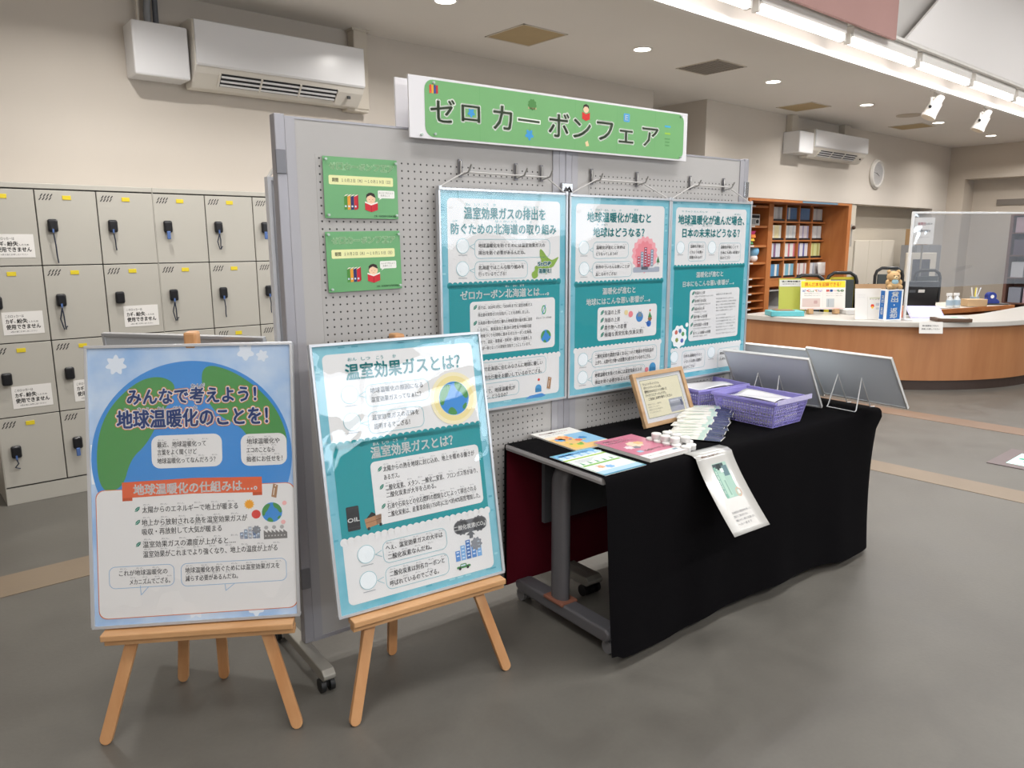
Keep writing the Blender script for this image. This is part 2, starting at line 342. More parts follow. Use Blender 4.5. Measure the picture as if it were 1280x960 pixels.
# printed matter, in millimetres from the top left corner of each sheet
PRINTS = {'e1':[
('t', 'みんなで考えよう！', 119, 159, 379, 45.1, 'N'),
('t', 'かんが', 306, 130, 40, 12.7, 'F'),
('t', '地球温暖化のことを！', 88, 227, 443, 50.9, 'N'),
('t', 'ち', 110, 198, 8, 11.4, 'F'),
('t', 'きゅう', 148, 198, 33, 11.5, 'F'),
('t', 'おん', 206, 197, 22, 11.5, 'F'),
('t', 'だん', 252, 197, 25, 11.5, 'F'),
('t', 'か', 311, 197, 11, 11.6, 'F'),
('b', 185, 279, 207, 101, 25, 'W', None),
('b', 448, 284, 138, 99, 25, 'W', None),
('t', '最近、地球温暖化って', 202, 307, 143, 16.2, 'k'),
('t', '言葉をよく聞くけど', 202, 331, 115, 16.2, 'k'),
('t', '地球温暖化ってなんだろう？', 201, 357, 171, 16.2, 'k'),
('t', '地球温暖化や', 466, 307, 99, 16.4, 'k'),
('t', 'エコのことなら', 465, 334, 84, 16.4, 'k'),
('t', '拙者にお任せを！', 464, 362, 108, 16.4, 'k'),
('c', 306, 348, 295.0, 'globe'),
('b', 22, 441, 582, 388, 25, 'W', 'o'),
('b', 97, 416, 411, 52, 6, 'O', None),
('t', '地球温暖化の仕組みは…。', 130, 442, 363, 30.1, 'w'),
('t', '太陽からのエネルギーで地上が暖まる', 153, 504, 281, 18.5, 'k'),
('t', '地上から放射される熱を温室効果ガスが', 151, 543, 310, 18.5, 'k'),
('t', '吸収・再放射して大気が暖まる', 151, 571, 233, 18.5, 'k'),
('t', '温室効果ガスの濃度が上がると‥‥', 152, 610, 272, 18.5, 'k'),
('t', '温室効果がこれまでより強くなり、地上の温度が上がる', 152, 640, 397, 18.6, 'k'),
('c', 139, 502, 7.6, 'leaf'),
('c', 139, 542, 7.6, 'leaf'),
('c', 139, 609, 7.6, 'leaf'),
('b', 52, 673, 189, 67, 18, None, 'u'),
('t', 'これが地球温暖化の', 81, 694, 140, 16.1, 'k'),
('t', 'メカニズムでござる。', 111, 722, 117, 16.1, 'k'),
('b', 260, 674, 315, 71, 18, None, 'u'),
('t', '地球温暖化を防ぐためには温室効果ガスを', 273, 696, 281, 16.3, 'k'),
('t', '減らす必要があるんだね。', 273, 721, 155, 16.2, 'k'),
('c', 468, 502, 11.3, 'sun'),
('c', 488, 534, 13.6, 'red'),
('c', 536, 530, 31.8, 'earth'),
('b', 438, 571, 62, 38, 1, 'city', None),
('b', 509, 575, 71, 38, 1, 'fact', None),
('c', 546, 463, 13.6, 'tag'),
('c', 574, 503, 6.8, 'pink'),
('c', 569, 562, 6.8, 'pink'),
('p', [(141, 734), (143, 763), (165, 739)], 'u'),
('p', [(389, 744), (391, 765), (417, 745)], 'u')],
'e2':[
('b', 41, 34, 540, 158, 20, 'pnl', None),
('t', '温室効果ガスとは？', 109, 96, 412, 46.9, 'T'),
('t', 'おん', 121, 56, 29, 11.3, 'f'),
('t', 'しつ', 166, 57, 30, 11.4, 'f'),
('t', 'こう', 217, 58, 24, 11.5, 'f'),
('t', 'か', 274, 58, 12, 11.7, 'f'),
('b', 167, 142, 227, 72, 22, None, 'v'),
('t', '地球温暖化の原因になる', 184, 162, 188, 17.0, 'k'),
('t', '温室効果ガスってなぁに？', 184, 191, 178, 16.9, 'k'),
('c', 115, 167, 29.0, 'ring'),
('b', 166, 230, 198, 71, 22, None, 'v'),
('t', '温室効果ガスの正体を', 181, 249, 166, 16.9, 'k'),
('t', '説明するでござる！', 185, 278, 126, 16.9, 'k'),
('c', 113, 253, 29.0, 'ring'),
('c', 484, 221, 89.4, 'halo'),
('c', 484, 221, 58.4, 'earth'),
('t', 'おん', 174, 334, 21, 9.4, 'w'),
('t', 'しつ', 206, 334, 23, 9.4, 'w'),
('t', 'こう', 244, 333, 16, 9.5, 'w'),
('t', 'か', 284, 333, 9, 9.6, 'w'),
('p', [(168, 161), (144, 174), (166, 181)], 'v'),
('p', [(169, 258), (142, 262), (168, 273)], 'v'),
('t', '温室効果ガスとは？', 164, 361, 298, 34.2, 'w'),
('t', '太陽からの熱を地球に封じ込め、地上を暖める働きが', 199, 418, 341, 17.3, 'k'),
('t', 'あるガス。', 199, 446, 54, 16.8, 'k'),
('c', 188, 417, 7.8, 'leaf'),
('t', '二酸化炭素、メタン、一酸化二窒素、フロンガス等があり、', 200, 480, 346, 17.3, 'k'),
('c', 188, 475, 7.8, 'leaf'),
('t', '二酸化炭素が大半を占める。', 201, 504, 180, 17.0, 'k'),
('t', '石油や石炭などの化石燃料の燃焼などによって排出される', 200, 540, 333, 17.3, 'k'),
('t', '二酸化炭素は、産業革命前(1750年)に比べ約40%程度増加した。', 199, 567, 347, 17.3, 'k'),
('c', 187, 538, 7.8, 'leaf'),
('b', 61, 518, 42, 77, 4, 'K', None),
('t', 'OIL', 63, 560, 39, 15.3, 'w'),
('b', 118, 559, 59, 38, 1, 'cart', None),
('b', 168, 650, 233, 73, 22, None, 'v'),
('t', 'へぇ、温室効果ガスの大半は', 179, 672, 207, 17.0, 'k'),
('t', '二酸化炭素なんだね。', 183, 703, 158, 16.9, 'k'),
('c', 111, 677, 29.2, 'ring'),
('b', 168, 736, 231, 73, 22, None, 'v'),
('t', '二酸化炭素は別名カーボンと', 183, 759, 200, 17.0, 'k'),
('t', '呼ばれているのでござる。', 181, 790, 177, 17.0, 'k'),
('c', 109, 761, 29.2, 'ring'),
('p', [(165, 676), (142, 685), (164, 697)], 'v'),
('p', [(162, 763), (139, 769), (162, 784)], 'v'),
('b', 428, 640, 136, 48, 35, 'G', None),
('t', '二酸化炭素(CO₂)', 431, 665, 128, 15.6, 'w'),
('b', 427, 712, 106, 65, 1, 'city', None),
('b', 427, 788, 54, 18, 8, 'car', None),
('p', [(496, 682), (476, 695), (488, 698), (487, 709), (501, 709), (502, 698), (511, 699)], 'G')],
'b1':[
('t', '温室効果ガスの排出を', 111, 89, 388, 40.1, 'T'),
('t', '防ぐための北海道の取り組み', 53, 147, 503, 36.1, 'T'),
('t', 'おん', 119, 57, 20, 9.7, 'f'),
('t', 'しつ', 159, 57, 23, 9.8, 'f'),
('t', 'こう', 200, 57, 21, 9.9, 'f'),
('t', 'か', 244, 57, 12, 10.0, 'f'),
('t', 'はい しゅつ', 392, 61, 70, 10.4, 'f'),
('t', 'ふせ', 59, 118, 22, 8.9, 'f'),
('t', 'ほっ かい どう', 253, 118, 102, 9.3, 'f'),
('t', 'と', 422, 119, 8, 9.6, 'f'),
('b', 156, 185, 369, 73, 22, None, 'v'),
('t', '地球温暖化を防ぐためには温室効果ガスの', 174, 209, 323, 14.7, 'k'),
('t', '排出を防ぐ必要があるんだね。', 174, 236, 223, 14.6, 'k'),
('c', 103, 210, 28.0, 'ring'),
('b', 155, 268, 255, 70, 22, None, 'v'),
('t', '北海道ではこんな取り組みを', 173, 292, 218, 14.7, 'k'),
('t', '行っているでござる！', 173, 317, 130, 14.6, 'k'),
('c', 101, 295, 28.2, 'ring'),
('p', [(157, 202), (134, 212), (156, 223)], 'v'),
('p', [(155, 294), (132, 302), (155, 311)], 'v'),
('p', [(471, 223), (485, 228), (509, 257), (533, 270), (546, 266), (574, 254), (555, 281), (539, 300), (512, 301), (506, 333), (492, 306), (471, 297), (460, 315), (464, 335), (437, 345), (427, 320), (448, 308), (444, 292), (471, 289), (481, 273), (471, 254)], 'map'),
('t', 'StOP', 462, 283, 67, 18.9, 's'),
('t', '温暖化！', 465, 312, 66, 16.2, 's'),
('t', 'ゼロカーボン北海道とは…。', 89, 395, 430, 31.1, 'w'),
('t', 'ほっ', 299, 367, 17, 7.5, 'w'),
('t', 'かい', 336, 367, 20, 7.6, 'w'),
('t', 'どう', 370, 367, 21, 7.6, 'w'),
('c', 155, 443, 8.9, 'leaf'),
('c', 154, 504, 8.9, 'leaf'),
('t', '道では、2020年3月に「2050年までに温室効果ガス', 168, 445, 264, 12.9, 'k'),
('t', '排出量の実質ゼロを目指す」ことを表明しました。', 167, 473, 251, 13.0, 'k'),
('t', '北海道の豊かな自然と優れた地域資源を最大限に活用', 167, 504, 264, 13.0, 'k'),
('t', 'しながら、脱炭素化と経済の活性化や持続可能', 166, 531, 262, 13.1, 'k'),
('t', 'な地域づくりを同時に進めるゼロカーボン北海道。', 166, 555, 265, 13.1, 'k'),
('t', '一方で、道民・事業者・市町村・国等との連携した', 166, 580, 265, 13.2, 'k'),
('t', '主体が一体となっての実現を目指すことにしています。', 165, 604, 260, 13.2, 'k'),
('c', 493, 470, 18.9, 'zero'),
('t', 'ゼロカーボン北海道', 452, 503, 81, 6.8, 'k'),
('c', 504, 580, 27.9, 'earth'),
('b', 445, 541, 30, 16, 10, 'G', None),
('b', 41, 661, 465, 72, 20, None, 'v'),
('t', 'そこで北海道に住むみなさんに地球に優しい', 161, 688, 326, 16.7, 'k'),
('t', '具体的な行動をお願いしているのでござる。', 160, 722, 323, 16.8, 'k'),
('b', 40, 746, 325, 61, 20, None, 'v'),
('t', 'ところで、地球温暖化が', 160, 776, 185, 16.7, 'k'),
('t', '進むと、どうなるの？', 172, 800, 134, 16.7, 'k'),
('c', 523, 778, 16.4, 'tag'),
('b', 397, 822, 109, 12, 6, 'ice', None),
('c', 465, 795, 16.1, 'blue'),
('c', 467, 759, 5.8, 'red')],
'b2':[
('t', '地球温暖化が進むと', 100, 90, 383, 37.6, 'T'),
('t', '地球はどうなる？', 136, 153, 308, 35.8, 'T'),
('t', 'ち', 117, 60, 10, 8.4, 'f'),
('t', 'きゅう', 149, 59, 33, 8.5, 'f'),
('t', 'おん', 199, 60, 23, 8.5, 'f'),
('t', 'だん', 240, 60, 24, 8.6, 'f'),
('t', 'か', 287, 59, 11, 8.7, 'f'),
('t', 'すす', 376, 56, 26, 8.8, 'f'),
('t', 'ち', 154, 120, 9, 8.5, 'f'),
('t', 'きゅう', 184, 121, 33, 8.6, 'f'),
('b', 135, 193, 213, 71, 22, None, 'v'),
('t', '温暖化が進むと世界は', 154, 217, 172, 13.5, 'k'),
('t', 'どうなってしまうの？', 154, 244, 127, 13.5, 'k'),
('c', 84, 217, 28.6, 'ring'),
('b', 134, 278, 238, 68, 22, None, 'v'),
('t', '世界中でいろんな悪いことが', 153, 300, 203, 13.7, 'k'),
('t', '起こるのでござる！', 153, 330, 125, 13.7, 'k'),
('c', 86, 305, 28.8, 'ring'),
('p', [(135, 218), (115, 227), (135, 235)], 'v'),
('p', [(134, 304), (115, 314), (134, 322)], 'v'),
('c', 451, 251, 79.3, 'heat'),
('b', 404, 218, 106, 87, 1, 'city2', None),
('b', 379, 306, 170, 23, 6, 'road', None),
('c', 538, 278, 14.9, 'tree'),
('t', '温暖化が進むと', 195, 405, 201, 26.3, 'w'),
('t', '地球にはこんな悪い影響が…。', 101, 448, 391, 26.4, 'w'),
('c', 195, 498, 10.4, 'leaf'),
('c', 195, 531, 10.4, 'leaf'),
('c', 196, 563, 10.5, 'leaf'),
('c', 197, 595, 10.5, 'leaf'),
('t', '気温の上昇', 208, 499, 97, 18.7, 'k'),
('t', '海面の上昇', 209, 532, 95, 18.8, 'k'),
('t', '農作物への影響', 210, 565, 136, 18.9, 'k'),
('t', '極端な異常気象(気象災害)', 211, 596, 242, 19.2, 'k'),
('c', 370, 514, 14.3, 'pink2'),
('c', 342, 505, 11.8, 'cream'),
('c', 427, 523, 22.7, 'isle'),
('c', 495, 527, 21.6, 'mount'),
('c', 489, 564, 14.9, 'bird'),
('b', 138, 664, 410, 72, 22, None, 'v'),
('t', '二酸化炭素の濃度が高くなるにつれて地球の平均気温が', 157, 688, 370, 17.1, 'k'),
('t', '上がり、人間や生き物への影響が心配されているのでござる。', 158, 716, 350, 17.1, 'k'),
('b', 139, 749, 334, 70, 22, None, 'v'),
('t', '地球温暖化を防ぐためには温室効果ガスの', 157, 772, 294, 17.2, 'k'),
('t', '排出を防ぐ必要があるんだね。', 158, 804, 230, 17.1, 'k'),
('c', 86, 694, 29.1, 'ring'),
('c', 85, 773, 29.2, 'ring'),
('c', 522, 771, 22.1, 'blue'),
('c', 483, 779, 11.7, 'pink2'),
('p', [(139, 693), (115, 703), (140, 713)], 'v'),
('p', [(137, 776), (115, 787), (140, 796)], 'v')],
'b3':[
('t', '地球温暖化が進んだ場合、', 54, 91, 489, 39.5, 'T'),
('t', '日本の未来はどうなる？', 86, 152, 425, 38.1, 'T'),
('t', 'ち きゅう おん だん か', 76, 53, 184, 7.5, 'f'),
('t', 'すす', 328, 54, 24, 7.8, 'f'),
('t', 'ば あい', 462, 60, 51, 7.9, 'f'),
('t', 'に ほん', 101, 116, 58, 7.6, 'f'),
('t', 'み らい', 224, 118, 71, 7.7, 'f'),
('b', 130, 193, 127, 91, 18, None, 'v'),
('b', 356, 199, 170, 92, 18, None, 'v'),
('c', 75, 219, 28.1, 'ring'),
('c', 302, 220, 30.3, 'ring'),
('t', '温暖化が進むと', 145, 214, 96, 12.9, 'k'),
('t', 'どのような悪い', 143, 241, 95, 12.9, 'k'),
('t', '影響があるの？', 141, 266, 91, 12.9, 'k'),
('t', '温暖化が進むことで', 368, 219, 136, 13.4, 'k'),
('t', '日本にも悪い影響が', 370, 246, 147, 13.4, 'k'),
('t', '出るのでござる！', 368, 271, 76, 13.4, 'k'),
('t', '温暖化が進むと', 195, 349, 201, 24.0, 'w'),
('t', '日本にもこんな悪い影響が…。', 102, 391, 382, 24.1, 'w'),
('c', 179, 437, 9.5, 'leaf'),
('c', 179, 475, 9.5, 'leaf'),
('c', 179, 513, 9.5, 'leaf'),
('c', 176, 550, 9.5, 'leaf'),
('c', 176, 589, 9.5, 'leaf'),
('c', 175, 628, 9.5, 'leaf'),
('t', '気温の上昇', 189, 436, 76, 13.6, 'k'),
('t', '雨の降り方の変化', 190, 475, 86, 13.6, 'k'),
('t', '海面水位の上昇', 190, 513, 74, 13.7, 'k'),
('t', '農作物への影響', 188, 552, 99, 13.8, 'k'),
('t', '自然生態系への影響', 189, 592, 109, 13.9, 'k'),
('t', '暑さによる健康への影響', 188, 631, 130, 13.9, 'k'),
('t', '全国の平均気温が上がります', 188, 453, 140, 7.4, 'h'),
('t', '大雨や短時間強雨が増えます', 188, 492, 121, 7.4, 'h'),
('t', '砂浜が減少していきます', 191, 529, 92, 7.4, 'h'),
('t', 'お米や果物の品質が落ちます', 189, 569, 125, 7.4, 'h'),
('t', 'すみかを失う生き物がいます', 187, 609, 134, 7.5, 'h'),
('t', '熱中症が増加します', 188, 647, 107, 7.5, 'h'),
('t', '温暖化の影響の例', 347, 449, 123, 7.0, 'h'),
('t', '平均気温が約4℃上昇する', 349, 471, 136, 7.0, 'h'),
('t', '猛暑日や熱帯夜の日数が増加', 350, 486, 158, 7.0, 'h'),
('t', '激しい雨の発生回数が増加', 351, 501, 151, 7.1, 'h'),
('t', '強い台風の割合が増加する', 352, 516, 154, 7.1, 'h'),
('t', '海氷の面積が減少します', 353, 530, 132, 7.1, 'h'),
('t', 'これからの対策', 354, 552, 76, 7.1, 'h'),
('t', '省エネ家電を選びましょう', 355, 568, 150, 7.1, 'h'),
('t', '公共交通機関を使いましょう', 356, 583, 152, 7.1, 'h'),
('t', 'ごみを減らして資源を大切に', 358, 598, 152, 7.1, 'h'),
('t', '再生可能エネルギーの利用', 359, 613, 133, 7.1, 'h'),
('t', '森林を守り育てていきます', 360, 628, 152, 7.2, 'h'),
('t', 'みんなで取り組みましょう', 361, 646, 151, 7.2, 'h'),
('c', 88, 639, 53.0, 'thought'),
('b', 114, 713, 171, 93, 18, None, 'v'),
('c', 58, 736, 27.8, 'ring'),
('t', '日本も温暖化すると', 128, 739, 132, 14.0, 'k'),
('t', 'いろいろな悪い影響が', 130, 766, 130, 14.0, 'k'),
('t', 'あるでござる！', 127, 793, 84, 14.0, 'k'),
('c', 332, 737, 28.7, 'ring'),
('b', 383, 723, 173, 101, 18, None, 'v'),
('t', '地球温暖化を防ぐ', 398, 749, 140, 14.6, 'k'),
('t', 'ために何をする？', 400, 777, 136, 14.6, 'k')],
'ban':[
('ゼ', 85, 68, 101, 80),
('ロ', 215, 79, 79, 57),
('カ', 354, 66, 87, 86),
('ー', 469, 104, 106, 12),
('ボ', 620, 66, 106, 92),
('ン', 747, 80, 95, 73),
('フ', 876, 79, 92, 73),
('ェ', 1002, 102, 86, 52),
('ア', 1143, 81, 100, 77)]}

# ================================================================== SETTING
M_wall = mat('wall_paint', 'd0c8be', rough=0.85, var=0.02, scale=1.5, bump=0.15, bscale=260)
M_ceil = mat('ceiling_paint', 'e6e2dd', rough=0.9, var=0.015, scale=1.2, bump=0.08, bscale=180)
M_white = mat('white_paint', 'e9e6e1', rough=0.8, var=0.01, scale=2)
M_pink = mat('pink_panel', 'b08a84', rough=0.8, var=0.03, scale=2)
M_base = mat('baseboard_vinyl', '6e665c', rough=0.6, var=0.04)

def floor_material():
    m = bpy.data.materials.new('floor_vinyl'); m.use_nodes = True
    nt = m.node_tree; b = nt.nodes['Principled BSDF']; b.inputs['Roughness'].default_value = 0.42
    tc = nt.nodes.new('ShaderNodeTexCoord')
    def noise(sc, det, dis=0.0, st=None):
        n = nt.nodes.new('ShaderNodeTexNoise'); n.inputs['Scale'].default_value = sc; n.inputs['Detail'].default_value = det; n.inputs['Distortion'].default_value = dis
        if st:
            mp = nt.nodes.new('ShaderNodeMapping'); mp.inputs['Scale'].default_value = st
            nt.links.new(tc.outputs['Object'], mp.inputs[0]); nt.links.new(mp.outputs[0], n.inputs['Vector'])
        else: nt.links.new(tc.outputs['Object'], n.inputs['Vector'])
        return n
    def mix(a, bb, fac_node, f0, f1):
        r = nt.nodes.new('ShaderNodeMapRange'); r.inputs['From Min'].default_value = f0; r.inputs['From Max'].default_value = f1
        nt.links.new(fac_node.outputs['Fac'], r.inputs['Value'])
        x = nt.nodes.new('ShaderNodeMix'); x.data_type = 'RGBA'; nt.links.new(r.outputs[0], x.inputs['Factor'])
        for k, v in (('A', a), ('B', bb)):
            if isinstance(v, str): x.inputs[k].default_value = hx(v)
            else: nt.links.new(v, x.inputs[k])
        return x.outputs['Result']
    big = noise(0.9, 6, 1.2); mid = noise(3.2, 8, 0.8); fine = noise(70, 3)
    c1 = mix('5b5852', '67655f', big, 0.35, 0.65)
    c2 = mix('55524d', '6c6962', mid, 0.3, 0.72)
    x = nt.nodes.new('ShaderNodeMix'); x.data_type = 'RGBA'; x.inputs['Factor'].default_value = 0.5
    nt.links.new(c1, x.inputs['A']); nt.links.new(c2, x.inputs['B'])
    f = nt.nodes.new('ShaderNodeMapRange'); f.inputs['To Min'].default_value = 0.93; f.inputs['To Max'].default_value = 1.07
    nt.links.new(fine.outputs['Fac'], f.inputs['Value'])
    v = nt.nodes.new('ShaderNodeVectorMath'); v.operation = 'SCALE'
    nt.links.new(x.outputs['Result'], v.inputs[0]); nt.links.new(f.outputs[0], v.inputs['Scale']); nt.links.new(v.outputs[0], b.inputs['Base Color'])
    rr = nt.nodes.new('ShaderNodeMapRange'); rr.inputs['To Min'].default_value = 0.33; rr.inputs['To Max'].default_value = 0.55
    nt.links.new(mid.outputs['Fac'], rr.inputs['Value']); nt.links.new(rr.outputs[0], b.inputs['Roughness'])
    bp = nt.nodes.new('ShaderNodeBump'); bp.inputs['Strength'].default_value = 0.12; bp.inputs['Distance'].default_value = 0.003
    nt.links.new(fine.outputs['Fac'], bp.inputs['Height']); nt.links.new(bp.outputs[0], b.inputs['Normal'])
    return m
struct('floor', MB().box(-4, 16.6, -6.2, 7.5, -0.12, 0), floor_material())
M_stripe = mat('inlaid_stripe', '80715f', rough=0.45, var=0.06, scale=2.5, bump=0.1, bscale=80)
struct('trim_1', MB().box(-4, 6.73, 3.74, 3.99, 0.0, 0.0025), M_stripe, label='pale beige stripe let into the floor in front of the lockers')
struct('trim_2', MB().box(4.95, 5.19, -6, 3.74, 0.0, 0.0025), M_stripe, label='pale beige floor stripe running past the end of the table')
struct('trim_3', MB().box(6.73, 6.98, -6, 5.4, 0.0, 0.0025), mat('inlaid_stripe_orange', '7e6755', rough=0.45, var=0.06, scale=2.5), label='orange-beige floor stripe nearest the service counter')

YB, YC = 5.55, 5.47        # back wall, wall above the bookcase
struct('wall_back', MB().box(-4, 6.80, YB, YB + 0.3, 0, CEIL), M_wall)
struct('wall_recess', MB().box(6.80, 7.67, 6.6, 6.75, 0, CEIL).box(6.70, 6.80, YB + 0.3, 6.6, 0, CEIL), M_wall)
struct('wall_office', MB().box(7.67, 15.0, YC, YC + 0.22, 2.05, CEIL).box(7.67, 8.62, YC, 6.3, 0, 2.05).box(14.4, 15.0, YC, YC + 0.22, 0, 2.05)
       .box(7.67, 7.80, YC + 0.22, 6.6, 2.05, CEIL), M_wall)
struct('wall_niche', MB().box(8.62, 11.60, 6.25, 6.35, 0, 2.3).box(11.60, 14.4, 5.80, 5.95, 0, 2.3).box(11.42, 11.60, YC + 0.02, 6.25, 0, 2.05), mat('niche_paint', 'c4bbac', rough=0.85, var=0.02, scale=1.5))
struct('wall_right', MB().box(15.0, 15.25, -6, 6.4, 2.56, CEIL).box(15.45, 15.7, -6, 6.4, 0, 2.6).box(15.0, 15.5, 5.2, 6.4, 0, 2.56), mat('right_wall_paint', 'c9beb0', rough=0.85, var=0.02, scale=1.5))
struct('wall_left', MB().box(-4.1, -4.0, -6, 6, 0, 4.7), M_wall)
fw = MB().box(-4, 16, -6.1, -6.0, 0, 1.6).box(-4, 16, -6.1, -6.0, 2.45, 4.7).box(-4, 1.9, -6.1, -6, 1.6, 2.45).box(9.1, 16, -6.1, -6, 1.6, 2.45)
struct('wall_front', fw, M_wall)
for i in range(5):
    x0 = 1.9 + i * 1.44
    wd = part('window_%d' % (i + 1), MB().frame(1.44, 0.85, 0.05, -0.06, 0.02), mat('window_frame_grey', '8c8f92', rough=0.4, metal=0.5), loc=(x0, -6.0, 1.6)); wd['kind'] = 'structure'
    part('pane', MB().box(0.05, 1.39, -0.03, -0.02, 0.05, 0.80), mat('daylit_pane', 'dbe8f5', emit=3.2), wd)
struct('ceiling', MB().box(-4, 15.2, 3.50, 7.0, CEIL, CEIL + 0.1), M_ceil)
struct('ceiling_near', MB().box(-4, 16, -6.1, -1.75, CEIL, CEIL + 0.1), M_ceil)
struct('ceiling_high', MB().box(-4, 16, -1.8, 3.6, 4.62, 4.7), M_white)
# light trough: shelf above the tubes, lip and the upstand of the lower ceiling
struct('trim_4', MB().box(-4, 15, 3.20, 3.52, 3.275, 3.30).box(-4, 15, 3.445, 3.499, 3.070, 3.119).box(-4, 15, 3.480, 3.499, 3.119, 3.275), M_white, label='white lip and shelf of the lit ceiling trough')
struct('trim_5', MB().box(-4, 15, -1.75, -1.72, 3.12, 3.30).box(-4, 15, -1.75, -1.42, 3.275, 3.30), M_white, label='white lip of the ceiling trough on the near side')
struct('wall_clerestory', MB().box(-4, 7.20, 3.17, 3.199, 3.245, 4.62), M_pink, label='dusty pink panel above the tube lights')
struct('wall_clerestory_white', MB().box(7.20, 16, 3.33, 3.45, 3.30, 4.62), mat('clerestory_shaded', 'cfccc8', rough=0.85))  # dimmer face of the white light well, its shade painted as grey
struct('trim_6', MB().prism([(7.47, 3.302), (15.8, 3.302), (15.8, 4.6), (9.3, 4.6), (8.13, 3.76)], 3.20, 3.225, 'y'), mat('clerestory_lit', 'efecea', rough=0.8), label='sloping-edged light-well face over the tube lights, its brightness painted in')  # brighter face of the light well, the light painted in as whiter colour
struct('wall_near_clerestory', MB().box(-4, 16, -1.75, -1.6, 3.30, 4.62), M_white)
struct('baseboard_back', MB().box(-4, 6.80, YB - 0.012, YB, 0, 0.07), M_base)
struct('baseboard_office', MB().box(11.6, 14.4, 5.785, 5.80, 0, 0.07), M_base)
# wall sign on the far wall
far = tag(part('wall_sign', MB().box(0, 0.02, -0.3, 0.3, -0.05, 0.05), mat('dull_sign', '7c746c', rough=0.6), loc=(15.42, 4.5, 2.16)), 'narrow dull grey sign high on the far right wall', 'sign')

# ================================================================== CEILING FITTINGS
M_lens = mat('lamp_lens', 'fff6e8', emit=9.0)
M_tube = mat('tube_glow', 'fff6f2', emit=5.0)
M_ring = mat('lamp_ring_white', 'efece6', rough=0.35)
names = ['nearest the big air conditioner, just out of frame', 'first in the row, over the long back wall', 'above the white banner', 'right of the grey ceiling vent', 'over the small air conditioner', 'between the two spotlights', 'farthest in the row, by the far right wall']
for x, nm in zip(DOWN_X, names):
    t = thing('downlight', 'round recessed downlight ' + nm, 'light', (x, DOWN_Y, CEIL), group='row of recessed downlights')
    rg = MB().lathe([(0.070, 0.0), (0.086, 0.0), (0.088, -0.004), (0.084, -0.008), (0.070, -0.006)], 28)
    part('trim_ring', rg, M_ring, t)
    part('lens', MB().lathe([(0.0, -0.003), (0.071, -0.003), (0.071, -0.006), (0.0, -0.007)], 28), M_lens, t)
order = ['first', 'second', 'third', 'fourth', 'fifth', 'sixth', 'seventh', 'eighth', 'ninth', 'tenth']
for i in range(10):
    x = 3.0 + 1.4 * i - 1.4
    vis = i >= 2
    t = thing('tube_light', 'bright white fluorescent tube in the ceiling trough, %s from the left end' % order[i], 'light', (x, 3.285, 3.162), group='row of tube lights in the ceiling trough')
    part('batten', MB().box(-0.64, 0.64, -0.045, 0.045, 0.025, 0.110), M_white, t, bevel=0.004)
    part('tube', MB().cyl((-0.63, 0, 0), (0.63, 0, 0), 0.032, 16), M_tube, t, smooth=True)
    part('end_socket', MB().box(-0.66, -0.63, -0.028, 0.028, -0.03, 0.05), M_ring, t)
    part('end_socket', MB().box(0.63, 0.66, -0.028, 0.028, -0.03, 0.05), M_ring, t)
for i in range(8):
    t = thing('tube_light', 'fluorescent tube in the near ceiling trough, %s from the left end' % order[i], 'light', (-2.2 + 1.4 * i, -1.6, 3.20), group='tube lights of the near trough')
    part('batten', MB().box(-0.64, 0.64, -0.045, 0.045, 0.025, 0.072), M_white, t)
    part('tube', MB().cyl((-0.63, 0, 0), (0.63, 0, 0), 0.024, 12), M_tube, t, smooth=True)
def access_panel(x, y, s, m, label, slats=False):
    t = thing('ceiling_vent' if slats else 'access_panel', label, 'vent' if slats else 'panel', (x, y, CEIL))
    part('rim', MB().box(-s / 2, s / 2, -s / 2, -s / 2 + .014, -.006, 0).box(-s / 2, s / 2, s / 2 - .014, s / 2, -.006, 0).box(-s / 2, -s / 2 + .014, -s / 2, s / 2, -.006, 0).box(s / 2 - .014, s / 2, -s / 2, s / 2, -.006, 0), mat('panel_rim', 'cfc6b8', rough=0.6), t)
    part('cover', MB().box(-s / 2 + .014, s / 2 - .014, -s / 2 + .014, s / 2 - .014, -.003, 0), m, t)
    if slats:
        mb = MB()
        for k in range(12): mb.box(-s / 2 + .02, s / 2 - .02, -s / 2 + .03 + k * (s - .05) / 12, -s / 2 + .045 + k * (s - .05) / 12, -.009, -.003)
        o = part('louvre', mb, mat('vent_slat', '9c948a', rough=0.6), t); o['kind'] = 'stuff'
M_acc = mat('access_cover', 'b09a72', rough=0.7, var=0.03)
access_panel(4.25, 4.77, 0.47, M_acc, 'square ochre access panel over the long back wall')
access_panel(6.34, 4.49, 0.47, mat('vent_dark', '6f685f', rough=0.8), 'square grey louvred ceiling vent above the banner end', True)
access_panel(9.02, 5.02, 0.47, M_acc, 'square ochre access panel over the small air conditioner')
access_panel(11.76, 4.85, 0.47, M_acc, 'square ochre access panel nearest the far wall')
t = thing('ceiling_speaker', 'round dark grille flush in the ceiling between downlights', 'speaker', (10.7, 4.46, CEIL))
part('grille', MB().lathe([(0.0, -.010), (0.13, -.008), (0.14, -.002), (0.14, 0)], 24), mat('speaker_grille', '8a7a66', rough=0.7, var=.1, scale=60), t)
part('ring', MB().lathe([(0.14, 0), (0.155, 0), (0.155, -.008), (0.14, -.010)], 24), mat('speaker_ring', 'b5a998', rough=.5), t)
M_spot = mat('spot_white', 'e6e2dc', rough=0.3)
